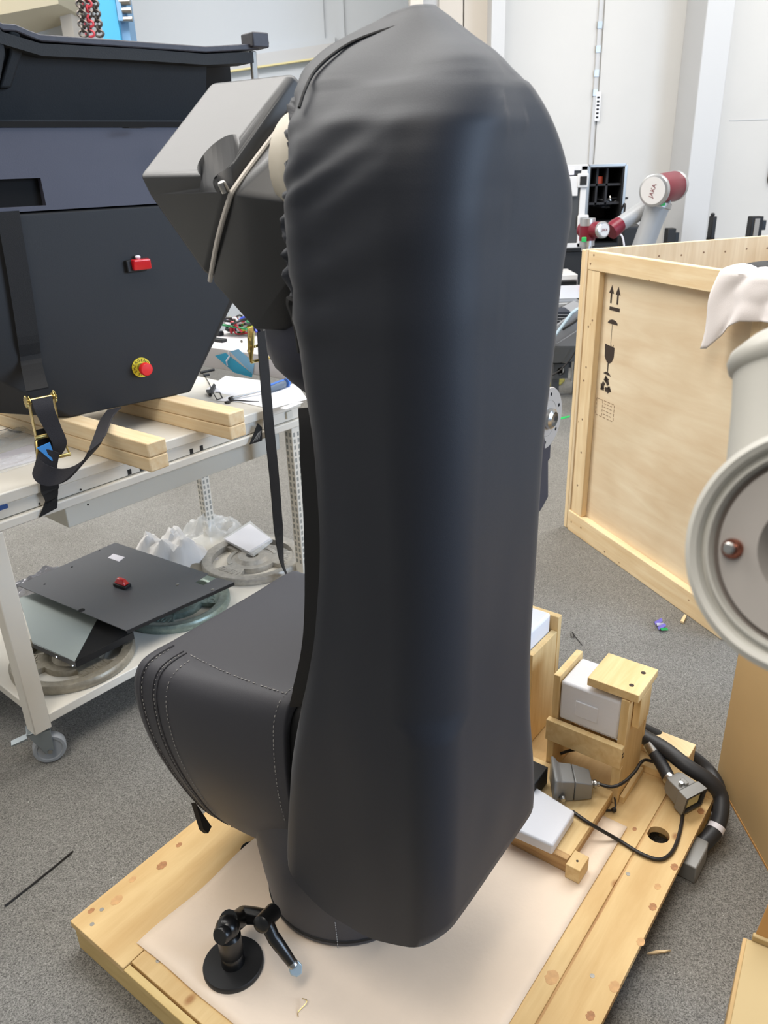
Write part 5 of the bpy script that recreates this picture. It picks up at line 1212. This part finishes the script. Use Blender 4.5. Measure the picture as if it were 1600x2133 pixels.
# ------------------------------------------------------------------ floor litter
fz = .004
tag(MB().tube([P_(10, 1887, fz), P_(60, 1848, fz), P_(110, 1808, fz), P_(152, 1773, fz)], .0024, 6).build('thin_rod', M_CABLE), 'thin black rod lying on the floor at the lower left', 'rod')
tag(MB().tube(spline([P_(1189, 1318, fz), P_(1190, 1326, fz + .004), P_(1196, 1326, fz), P_(1192, 1316, fz), P_(1200, 1328, fz), P_(1213, 1344, fz)], 5), .0014, 6).build('wire_scrap', M_CABLE), 'thin hooked black wire scrap lying on the floor behind the cradles', 'wire')
wr_ = thing('wrapper', 'crumpled purple and green wrapper lying on the floor near the crate', 'wrapper', P_(1378, 1303, 0))
pts = [P_(1369, 1292, .006), P_(1373, 1298, .014), P_(1376, 1303, .008), P_(1380, 1308, .016), P_(1385, 1313, .007)]
for k in range(4): MB().ribbon([pts[k], (pts[k] + pts[k + 1]) / 2 + Z3 * .006, pts[k + 1]], V((.03, .012, .008 * (-1) ** k)), .0015).build('fold', [mat('purple foil', (110, 100, 190), .3), M_STICK, mat('purple foil', (110, 100, 190), .3), M_GREEN][k], wr_)
tag(MB().prism([P_(1417, 1297, .002), P_(1425, 1283, .002), P_(1430, 1285, .002), P_(1424, 1299, .002)], Z3 * .008).build('wood_chip', W_BEAMX), 'small flat wood offcut on the floor at the foot of the big crate', 'wood')
tag(MB().prism([P_(1347, 1988, .002), P_(1368, 1982, .002), P_(1398, 1981, .002), P_(1385, 1985, .002), P_(1362, 1988, .002)], Z3 * .005).build('wood_splinter', W_BEAMX), 'long thin wood splinter on the floor between the pallet and the box', 'wood')
tag(MB().prism([P_(1166, 870, .001), P_(1187, 866, .001), P_(1187, 869, .001), P_(1167, 874, .001)], Z3 * .002).build('floor_tape', M_GREEN), 'short strip of bright green tape on the floor behind the robot', 'tape')

# ------------------------------------------------------------------ background
YJ = 4.9
jk = thing('maroon_robot_arm', 'maroon and grey collaborative robot arm standing behind the big crate', 'robot arm', (AY(1330, 520, YJ).x, YJ, 0))
A = lambda u, v, y=YJ: AY(u, v, y)
e0 = A(1366, 396, YJ - .06); e1 = A(1402, 388, YJ + .10); ed = (e1 - e0).normalized()
MB().lathe(e0, ed, [(.082, 0), (.084, .02), (.083, .05), (.083, (e1 - e0).length), (.078, (e1 - e0).length + .01)], 32).build('elbow_shell', M_MAROON, jk, smooth=True)
MB().lathe(e0 - ed * .035, ed, [(.075, 0), (.086, .004), (.089, .012), (.089, .03), (.084, .036)], 32).build('elbow_ring', M_SILV, jk, smooth=True)
MB().lathe(e0 - ed * .0365, ed, [(.073, 0), (.073, .003)], 32).build('elbow_cap', M_SILVF, jk, smooth=True)
MB().lathe(e1 - ed * .002, ed, [(.082, 0), (.086, .006), (.084, .03), (.070, .045)], 32).build('end_cap', M_SILV, jk, smooth=True)
capx, capy = basis(ed); capc = e0 - ed * .0372
xd = (Z3 * .95 + RT * .36); xd = (xd - ed * xd.dot(ed)).normalized(); yd = (-ed).cross(xd)
text('lettering', 'JAKA', jk, capc, xd, yd, .034, M_MAROON, .0004)
lw0, lw1 = A(1372, 425, YJ + .02), A(1322, 560, YJ + .02)
MB().tube([lw0 + (e0 - lw0) * .25, lw0, lw0 + (lw1 - lw0) * .3, lw1], [.072, .070, .064, .062], 24).build('lower_link', M_GREYA, jk, smooth=True)
MB().lathe(lw0, (lw1 - lw0), [(.066, -.02), (.076, -.012), (.076, .012), (.068, .02)], 28).build('link_collar', M_SILV, jk, smooth=True)
fo0, fo1 = A(1352, 430, YJ + .10), A(1286, 470, YJ + .08)
MB().tube([fo0, (fo0 + fo1) / 2, fo1], [.052, .048, .042], 24).build('forearm', M_GREYA, jk, smooth=True)
w0, w1 = A(1292, 466, YJ + .08), A(1272, 482, YJ + .05)
MB().tube([w0, (w0 + w1) / 2, w1], [.044, .05, .05], 20).build('wrist_shell', M_MAROON, jk, smooth=True)
cc_ = A(1259, 479, YJ - .05); nc = ((CAM - cc_).normalized() + RT * .8).normalized()
MB().lathe(cc_, -nc, [(.044, .02), (.046, .03), (.046, .16), (.040, .19)], 28).build('wrist_shell', M_MAROON, jk, smooth=True)
MB().lathe(cc_, -nc, [(.036, -.001), (.044, .002), (.047, .008), (.047, .026), (.044, .032)], 28).build('wrist_ring', M_SILV, jk, smooth=True)
MB().lathe(cc_, -nc, [(.0475, .10), (.0485, .102), (.0485, .112), (.0475, .114)], 28, False, False).build('band', M_SILV, jk, smooth=True)
MB().lathe(cc_, nc, [(.036, 0), (.036, .002)], 28).build('wrist_cap', M_SILVF, jk, smooth=True)
xd = RT - nc * RT.dot(nc); xd = xd.normalized(); text('lettering', 'JAKA', jk, cc_ + nc * .003, xd, nc.cross(xd), .020, M_MAROON, .0003)
v0, v1 = A(1225, 455, YJ + .05), A(1222, 522, YJ + .05)
MB().tube([v0, v0 + (v1 - v0) * .25], .044, 24).build('tool_cap', M_SILV, jk, smooth=True)
MB().tube([v0 + (v1 - v0) * .22, v0 + (v1 - v0) * .68], .047, 24).build('wrist_shell', M_MAROON, jk, smooth=True)
MB().tube([v0 + (v1 - v0) * .66, v0 + (v1 - v0) * .85], .044, 24).build('tool_ring', M_SILV, jk, smooth=True)
MB().tube([v0 + (v1 - v0) * .84, v1], .032, 20).build('tool_flange', M_SILV, jk, smooth=True)
for u, v, y in [(1217, 500, YJ - .0), (1409, 401, YJ + .0), (1381, 424, YJ - .06)]:
    q = A(u, v, y); MB().fbox(XY, q.x - .014, q.x + .014, q.y - .004, q.y + .01, q.z - .012, q.z + .016).build('green_marker', M_GREEN, jk, bevel=.003)
MB().lathe(V((lw1.x, YJ + .02, 0)), Z3, [(.16, 0), (.16, .02), (.10, .03), (.10, lw1.z - .12), (.075, lw1.z - .10), (.075, lw1.z + .02)], 28).build('pedestal', M_GREYA, jk, smooth=True)

# flight case on a black cabinet
YF = 6.45
cab = thing('black_cabinet', 'low black cabinet under the open flight case by the white wall', 'cabinet', (1.6, YF + .2, 0))
zt_ = AY(1260, 512, YF).z
xa_, xb_ = AY(1120, 540, YF).x, AY(1306, 540, YF).x
MB().fbox(XY, xa_, xb_, YF - .05, YF + .5, .08, zt_ - .03).build('cabinet_body', M_BLACK, cab, bevel=.004)
MB().fbox(XY, xa_ - .01, xb_ + .01, YF - .07, YF + .5, zt_ - .03, zt_).build('cabinet_top', M_GLOSSK, cab, bevel=.004)
MB().fbox(XY, xa_ + .03, xb_ - .03, YF - .02, YF + .48, 0, .08).build('plinth', M_BLACK, cab)
fc_ = thing('flight_case', 'open black flight case with silver edges and foam compartments, on the black cabinet', 'case', (1.6, YF + .2, zt_))
x0_, x1_, x2_ = AY(1130, 430, YF).x, AY(1221, 430, YF).x, AY(1297, 430, YF).x
zt2_ = AY(1260, 344, YF).z
MB().fbox(XY, x1_, x2_, YF + .42, YF + .45, zt_, zt2_).build('back_panel', M_BLACK, fc_)
MB().fbox(XY, x1_, x1_ + .02, YF, YF + .42, zt_, zt2_).build('side_wall', M_BLACK, fc_)
MB().fbox(XY, x2_ - .02, x2_, YF, YF + .42, zt_, zt2_).build('side_wall', M_BLACK, fc_)
MB().fbox(XY, x1_ + .02, x2_ - .02, YF, YF + .42, zt2_ - .02, zt2_).build('top_wall', M_BLACK, fc_)
MB().fbox(XY, x1_ + .02, x2_ - .02, YF, YF + .42, zt_, zt_ + .02).build('bottom_wall', M_BLACK, fc_)
M_FOAMD = mat('dark foam', (38, 38, 42), .8)
for fx_ in (.25, .52): MB().fbox(XY, x1_ + (x2_ - x1_) * fx_, x1_ + (x2_ - x1_) * fx_ + .015, YF + .03, YF + .42, zt_ + .30, zt2_ - .02).build('divider', M_FOAMD, fc_)
for fz_ in (.28, .52, .75): MB().fbox(XY, x1_ + .02, x2_ - .02, YF + .03, YF + .42, zt_ + (zt2_ - zt_) * fz_, zt_ + (zt2_ - zt_) * fz_ + .015).build('shelf', M_FOAMD, fc_)
for a0, a1, b0, b1 in [(x1_ - .012, x1_ + .012, zt_, zt2_), (x2_ - .010, x2_ + .012, zt_, zt2_), (x1_, x2_, zt2_ - .012, zt2_ + .010)]:
    MB().fbox(XY, a0, a1, YF - .012, YF + .012, b0, b1).build('edge_trim', M_STEEL, fc_, bevel=.002)
for (u, v) in [(1246, 376)]: q = AY(u, v, YF + .1); MB().fbox(XY, q.x - .03, q.x + .03, YF + .08, YF + .14, q.z - .03, q.z + .03).build('orange_block', M_ORANGE, fc_, bevel=.004)
rnd = random.Random(5)
for k in range(9):
    q = AY(rnd.uniform(1242, 1288), rnd.choice([372, 418, 424, 450, 456]), YF + .12)
    MB().tube(spline([q + V((rnd.uniform(-.09, .09), rnd.uniform(-.05, .08), rnd.uniform(-.03, .03))) for _ in range(5)], 5), .008, 6).build('coiled_cable', M_HOSE if k % 3 else M_STEEL, fc_, smooth=True)
MB().fbox(XY, x0_, x1_ - .014, YF - .02, YF + .10, zt_, zt2_ + .005).build('lid_panel', mat('black laminate', (62, 62, 62), .5), fc_)
for a0, a1, b0, b1 in [(x0_, x1_ - .014, zt2_ - .03, zt2_ + .01), (x1_ - .06, x1_ - .014, zt_, zt2_), (x0_, x1_ - .014, zt_ - .005, zt_ + .03)]:
    MB().fbox(XY, a0, a1, YF - .032, YF - .018, b0, b1).build('lid_trim', M_SILVF, fc_, bevel=.002)
for v in (376, 462):
    q = AY(1216, v, YF - .035); MB().fbox(XY, q.x - .05, q.x + .035, YF - .045, YF - .03, q.z - .05, q.z + .05).build('latch_plate', M_SILVF, fc_, bevel=.008)
    MB().fbox(XY, q.x - .03, q.x + .02, YF - .05, YF - .044, q.z - .03, q.z + .03).build('latch', M_SLOT, fc_)
q = AY(1196, 388, YF - .035); MB().fbox(XY, q.x - .05, q.x + .03, YF - .04, YF - .03, q.z - .07, q.z + .07).build('handle_recess', M_SILVF, fc_, bevel=.01)
q = AY(1188, 357, YF - .035); MB().fbox(XY, q.x - .03, q.x + .03, YF - .036, YF - .03, q.z - .025, q.z + .02).build('sticker', M_STICK, fc_)
tag(MB().tube(spline([AY(1293, 440, YF - .02), AY(1302, 425, YF - .06), AY(1299, 465, YF - .06), AY(1306, 500, YF - .06), AY(1302, 512, YF - .06)], 6), .008, 6).build('thin_cable', M_CABLE, smooth=True), 'black cable hanging down the right side of the flight case', 'cable')
# black office chair back behind the red arm
oc = thing('office_chair', 'black office chair back showing between the maroon robot and the crate', 'chair', (AY(1305, 500, 5.6).x, 5.6, 0))
q = AY(1306, 505, 5.6)
MB().fbox(XY, q.x - .06, q.x + .075, 5.56, 5.63, q.z - .25, q.z + .12).build('backrest', M_BLACK, oc, bevel=.03, seg=4)
MB().fbox(XY, q.x - .22, q.x + .22, 5.2, 5.62, q.z - .55, q.z - .47).build('seat', M_BLACK, oc, bevel=.03, seg=4)
MB().cyl(V((q.x, 5.42, .08)), V((q.x, 5.42, q.z - .5)), .03, 14).build('gas_column', M_GLOSSK, oc)
for k in range(5):
    an = k * 2 * math.pi / 5; d = V((math.cos(an), math.sin(an), 0)); MB().tube([V((q.x, 5.42, .09)), V((q.x, 5.42, .07)) + d * .26], [.022, .014], 8).build('base_leg', M_GLOSSK, oc)
    MB().ball(V((q.x, 5.42, .03)) + d * .26, .03, 10).build('castor', M_GLOSSK, oc, smooth=True)
MB().tube(spline([AY(1288, 486, 5.5), AY(1296, 492, 5.5), AY(1300, 510, 5.5), AY(1300, 520, 5.5)], 5), .006, 6).build('white_cord', M_STICK, oc)
# barrier posts
for i, (u, v, wpx, lab) in enumerate([(1397, 475, 16, 'short black post head behind the crate, nearest the maroon robot'), (1486, 450, 8, 'slim black post seen edge on behind the crate, beside the wall column'), (1575, 450, 22, 'black post with a pale front plate behind the crate, farthest right')]):
    q = AY(u, v, 6.3); t_ = thing('barrier_post', lab, 'post', (q.x, 6.3, 0), 'black posts behind the crate')
    wd = wpx * 6.6 / 1640 / 2
    MB().cyl(V((q.x, 6.3, .02)), V((q.x, 6.3, q.z - .15)), .03, 14).build('tube', M_BLACK, t_)
    MB().lathe(V((q.x, 6.3, 0)), Z3, [(.11, 0), (.11, .012), (.05, .03), (.05, .04)], 24).build('foot', M_BLACK, t_, smooth=True)
    MB().fbox(XY, q.x - wd, q.x + wd, 6.26, 6.34, q.z - .16, q.z).build('head', M_BLACK, t_, bevel=.006)
    if i != 1: MB().fbox(XY, q.x + wd - .005, q.x + wd + .03, 6.27, 6.33, q.z - .10, q.z - .03).build('belt_clip', M_GLOSSK, t_, bevel=.004)
    if i == 2: MB().fbox(XY, q.x - wd * .5, q.x + wd * .3, 6.252, 6.262, q.z - .15, q.z - .015).build('front_plate', mat('worn grey plate', (150, 142, 132), .4, .5), t_)
    if i == 1: MB().ball(V((q.x - .005, 6.3, q.z + .01)), .016, 10).build('knob', M_BLACK, t_)
# desk, machine and papers in the gap left of the crate
YD = 5.98
dk = thing('printer_desk', 'small grey desk with shelf in the gap between the black robot cover and the crate', 'desk', (1.25, YD + .2, 0))
dz = AY(1190, 632, YD).z; dx0, dx1 = AY(1120, 632, YD).x, AY(1216, 632, YD).x
MB().fbox(XY, dx0, dx1, YD, YD + .38, dz - .03, dz).build('desk_top', mat('grey laminate', (160, 160, 160), .5), dk, bevel=.003)
for x in (dx0 + .02, dx1 - .05): MB().fbox(XY, x, x + .03, YD + .33, YD + .36, 0, dz - .03).build('leg', M_DULL, dk)
for x in (dx0 + .02, dx1 - .05): MB().fbox(XY, x, x + .03, YD + .02, YD + .05, 0, dz - .03).build('leg', M_DULL, dk)
pr = thing('printer', 'grey and white printer with a sheet of white paper in front, on the small desk', 'printer', (1.3, YD + .2, dz))
pz = lambda v: AY(1190, v, YD + .02).z
MB().fbox(XY, dx0 + .05, dx1 - .04, YD + .06, YD + .36, dz, pz(598)).build('printer_body', M_SILVF, pr, bevel=.006)
MB().fbox(XY, dx0 + .05, dx1 - .05, YD + .05, YD + .064, pz(597), pz(588)).build('dark_slot', M_SLOT, pr)
MB().fbox(XY, dx0 + .05, dx1 - .04, YD + .06, YD + .36, pz(598), pz(584)).build('upper_body', mat('warm grey plastic', (150, 142, 138), .5), pr)
MB().fbox(XY, dx0 + .05, dx1 - .05, YD + .03, YD + .36, pz(584), pz(572)).build('scanner_lid', M_SILVF, pr, bevel=.006)
MB().fbox(XY, dx0 + .05, AY(1212, 610, YD).x, YD + .035, YD + .040, pz(622), pz(595)).build('paper', M_PAPER, pr)
MB().fbox(XY, AY(1211, 600, YD).x, AY(1219, 600, YD).x, YD + .02, YD + .033, pz(606), pz(596)).build('pink_note', M_PINK, pr)
tag(MB().tube(spline([AY(1150, 650, YD - .02), AY(1172, 640, YD - .05), AY(1188, 632, YD - .05), AY(1186, 638, YD - .05), AY(1205, 638, YD - .05), AY(1214, 625, YD - .03)], 6), .010, 6).build('black_cable', M_CABLE, smooth=True), 'black cable draped along the front edge of the small desk', 'cable')
YM = 5.45
mc = thing('grey_machine', 'grey angular machine with sloping pale edge and square bracket behind the crate corner', 'machine', (1.25, YM, 0))
G = lambda u, v, d=0: AY(u, v, YM + d)
M_MG = mat('mid grey machine paint', (118, 120, 124), .45); M_MD = mat('dark grey machine paint', (72, 74, 76), .5)
MB().prism([G(1140, 713), G(1162, 714), G(1216, 680), G(1216, 722), G(1140, 722)], V((0, .3, 0))).build('upper_hopper', M_MG, mc, bevel=.004)
MB().prism([G(1140, 722), G(1214, 722), G(1207, 752), G(1160, 757), G(1140, 756)], V((0, .28, 0))).build('lower_hopper', M_MD, mc, bevel=.004)
MB().prism([G(1140, 692, .02), G(1190, 655, .02), G(1218, 640, .02), G(1218, 690, .02), G(1160, 716, .02), G(1140, 716, .02)], V((0, .3, 0))).build('cheek_plate', mat('pale grey machine paint', (150, 152, 156), .45), mc, bevel=.004)
MB().tube([G(1138, 715, -.01), G(1158, 697, -.01), G(1192, 652, -.01), G(1202, 645, -.01), G(1218, 640, -.01)], .012, 8).build('pale_edge', mat('pale blue edge', (176, 196, 208), .4), mc, smooth=True)
MB().tube([G(1172, 687, -.005), G(1196, 672, -.005), G(1214, 657, -.005)], .007, 6).build('seam', M_SLOT, mc)
mb = MB(); q0, q1 = G(1154, 757, .05), G(1183, 790, .05); cx_, cz_ = (q0.x + q1.x) / 2, (q0.z + q1.z) / 2; hw = (q1.x - q0.x) / 2; n = 32
def sq(k):
    an = 2 * math.pi * k / n; c, s_ = math.cos(an), math.sin(an); m_ = max(abs(c), abs(s_)); return cx_ + hw * c / m_, cz_ + hw * s_ / m_
def ci(k): an = 2 * math.pi * k / n; return cx_ + hw * .55 * math.cos(an), cz_ + hw * .55 * math.sin(an)
mb.rings([[V((f(k)[0], y, f(k)[1])) for k in range(n)] for f, y in ((ci, q0.y), (sq, q0.y), (sq, q0.y + .03), (ci, q0.y + .03), (ci, q0.y))], False, False)
mb.build('square_bracket', M_MD, mc)
MB().fbox(XY, cx_ - hw * .5, cx_ + hw * .5, q0.y + .06, q0.y + .2, cz_ - hw * .6, cz_ + hw * .6).build('bracket_back', M_VOID, mc)
for x in (AY(1150, 750, YM + .2).x, AY(1196, 750, YM + .2).x): MB().fbox(XY, x, x + .05, YM + .15, YM + .2, 0, G(1190, 752).z).build('leg', M_MD, mc)
MB().prism([G(1140, 650, .04), G(1190, 650, .04), G(1172, 690, .04), G(1140, 700, .04)], V((0, .2, 0))).build('dark_grille', mat('blue black grille', (34, 40, 52), .5), mc)
for k in range(6): MB().tube([G(1140, 656 + k * 6, .036), G(1186 - k * 3, 656 + k * 6, .036)], .003, 4).build('grille_bar', M_MG, mc)
tag(MB().tube(spline([G(1150, 782, -.03), G(1170, 768, -.04), G(1190, 745, -.04), G(1204, 722, -.04)], 6), .006, 6).build('thin_cable', M_CABLE, smooth=True), 'black cable crossing in front of the grey machine and its bracket', 'cable')
tag(MB().prism([P_(1140, 806, .002), P_(1168, 803, .002), P_(1177, 794, .002), P_(1155, 792, .002)], Z3 * .02).build('gold_packet', M_GOLDF, bevel=.004), 'crinkled gold foil packet on the floor under the grey machine', 'packet')
# hoist chains and blue column top left
for i, (u, du, lab, c) in enumerate([(163, 12, 'left hanging hoist chain beside the blue column', M_CHAIN), (178, 10, 'middle hanging hoist chain with worn red paint beside the blue column', M_REDP), (188, 20, 'right hanging hoist chain nearest the blue column', M_CHAIN)]):
    yy = 5.6 + .05 * i; a_, b_ = AY(u, -40, yy), AY(u + du, 75, yy); t_ = thing('hoist_chain', lab, 'chain', b_)
    n = 11; d = (b_ - a_) / n; dn = d.normalized(); sx_ = V((1, 0, 0)); 
    for k in range(n):
        c_ = a_ + d * (k + .5); o = V((0, 1, 0)) if k % 2 else sx_; o = (o - dn * o.dot(dn)).normalized(); L_ = d.length * .68; pts = []
        for q_ in range(13): an = 2 * math.pi * q_ / 12; pts.append(c_ + dn * (L_ * math.cos(an)) + o * (.026 * math.sin(an)))
        MB().tube(pts, .0075, 6).build('link', c if k % 3 else M_CHAIN, t_, smooth=True)
bl = thing('blue_column', 'blue painted steel column behind the black enclosure with a bolt fitting', 'column', (AY(232, 30, 6.2).x, 6.3, 0))
xa_, xm_, xb_ = AY(208, 30, 6.2).x, AY(244, 30, 6.2).x, AY(262, 30, 6.2).x
MB().fbox(XY, xa_, xm_, 6.2, 6.22, 0, 4.2).build('flange_plate', M_BLUEC, bl)
MB().fbox(XY, xm_ + .0005, xb_, 6.24, 6.4, 0, 4.2).build('web_plate', M_BLUES, bl)
MB().fbox(XY, xa_, xb_ - .06, 6.40, 6.42, 0, 4.2).build('flange_plate', M_BLUEC, bl)
q = AY(258, 22, 6.2); 
for k in range(3): MB().cyl(V((q.x - .02, 6.22 - .02, q.z + .05 - .05 * k)), V((q.x + .05, 6.20, q.z + .05 - .05 * k)), .022 - .003 * k, 8).build('bolt', M_STEEL, bl)
MB().fbox(XY, q.x - .04, q.x - .01, 6.18, 6.24, q.z - .06, q.z + .10).build('bolt_plate', M_BLUES, bl)
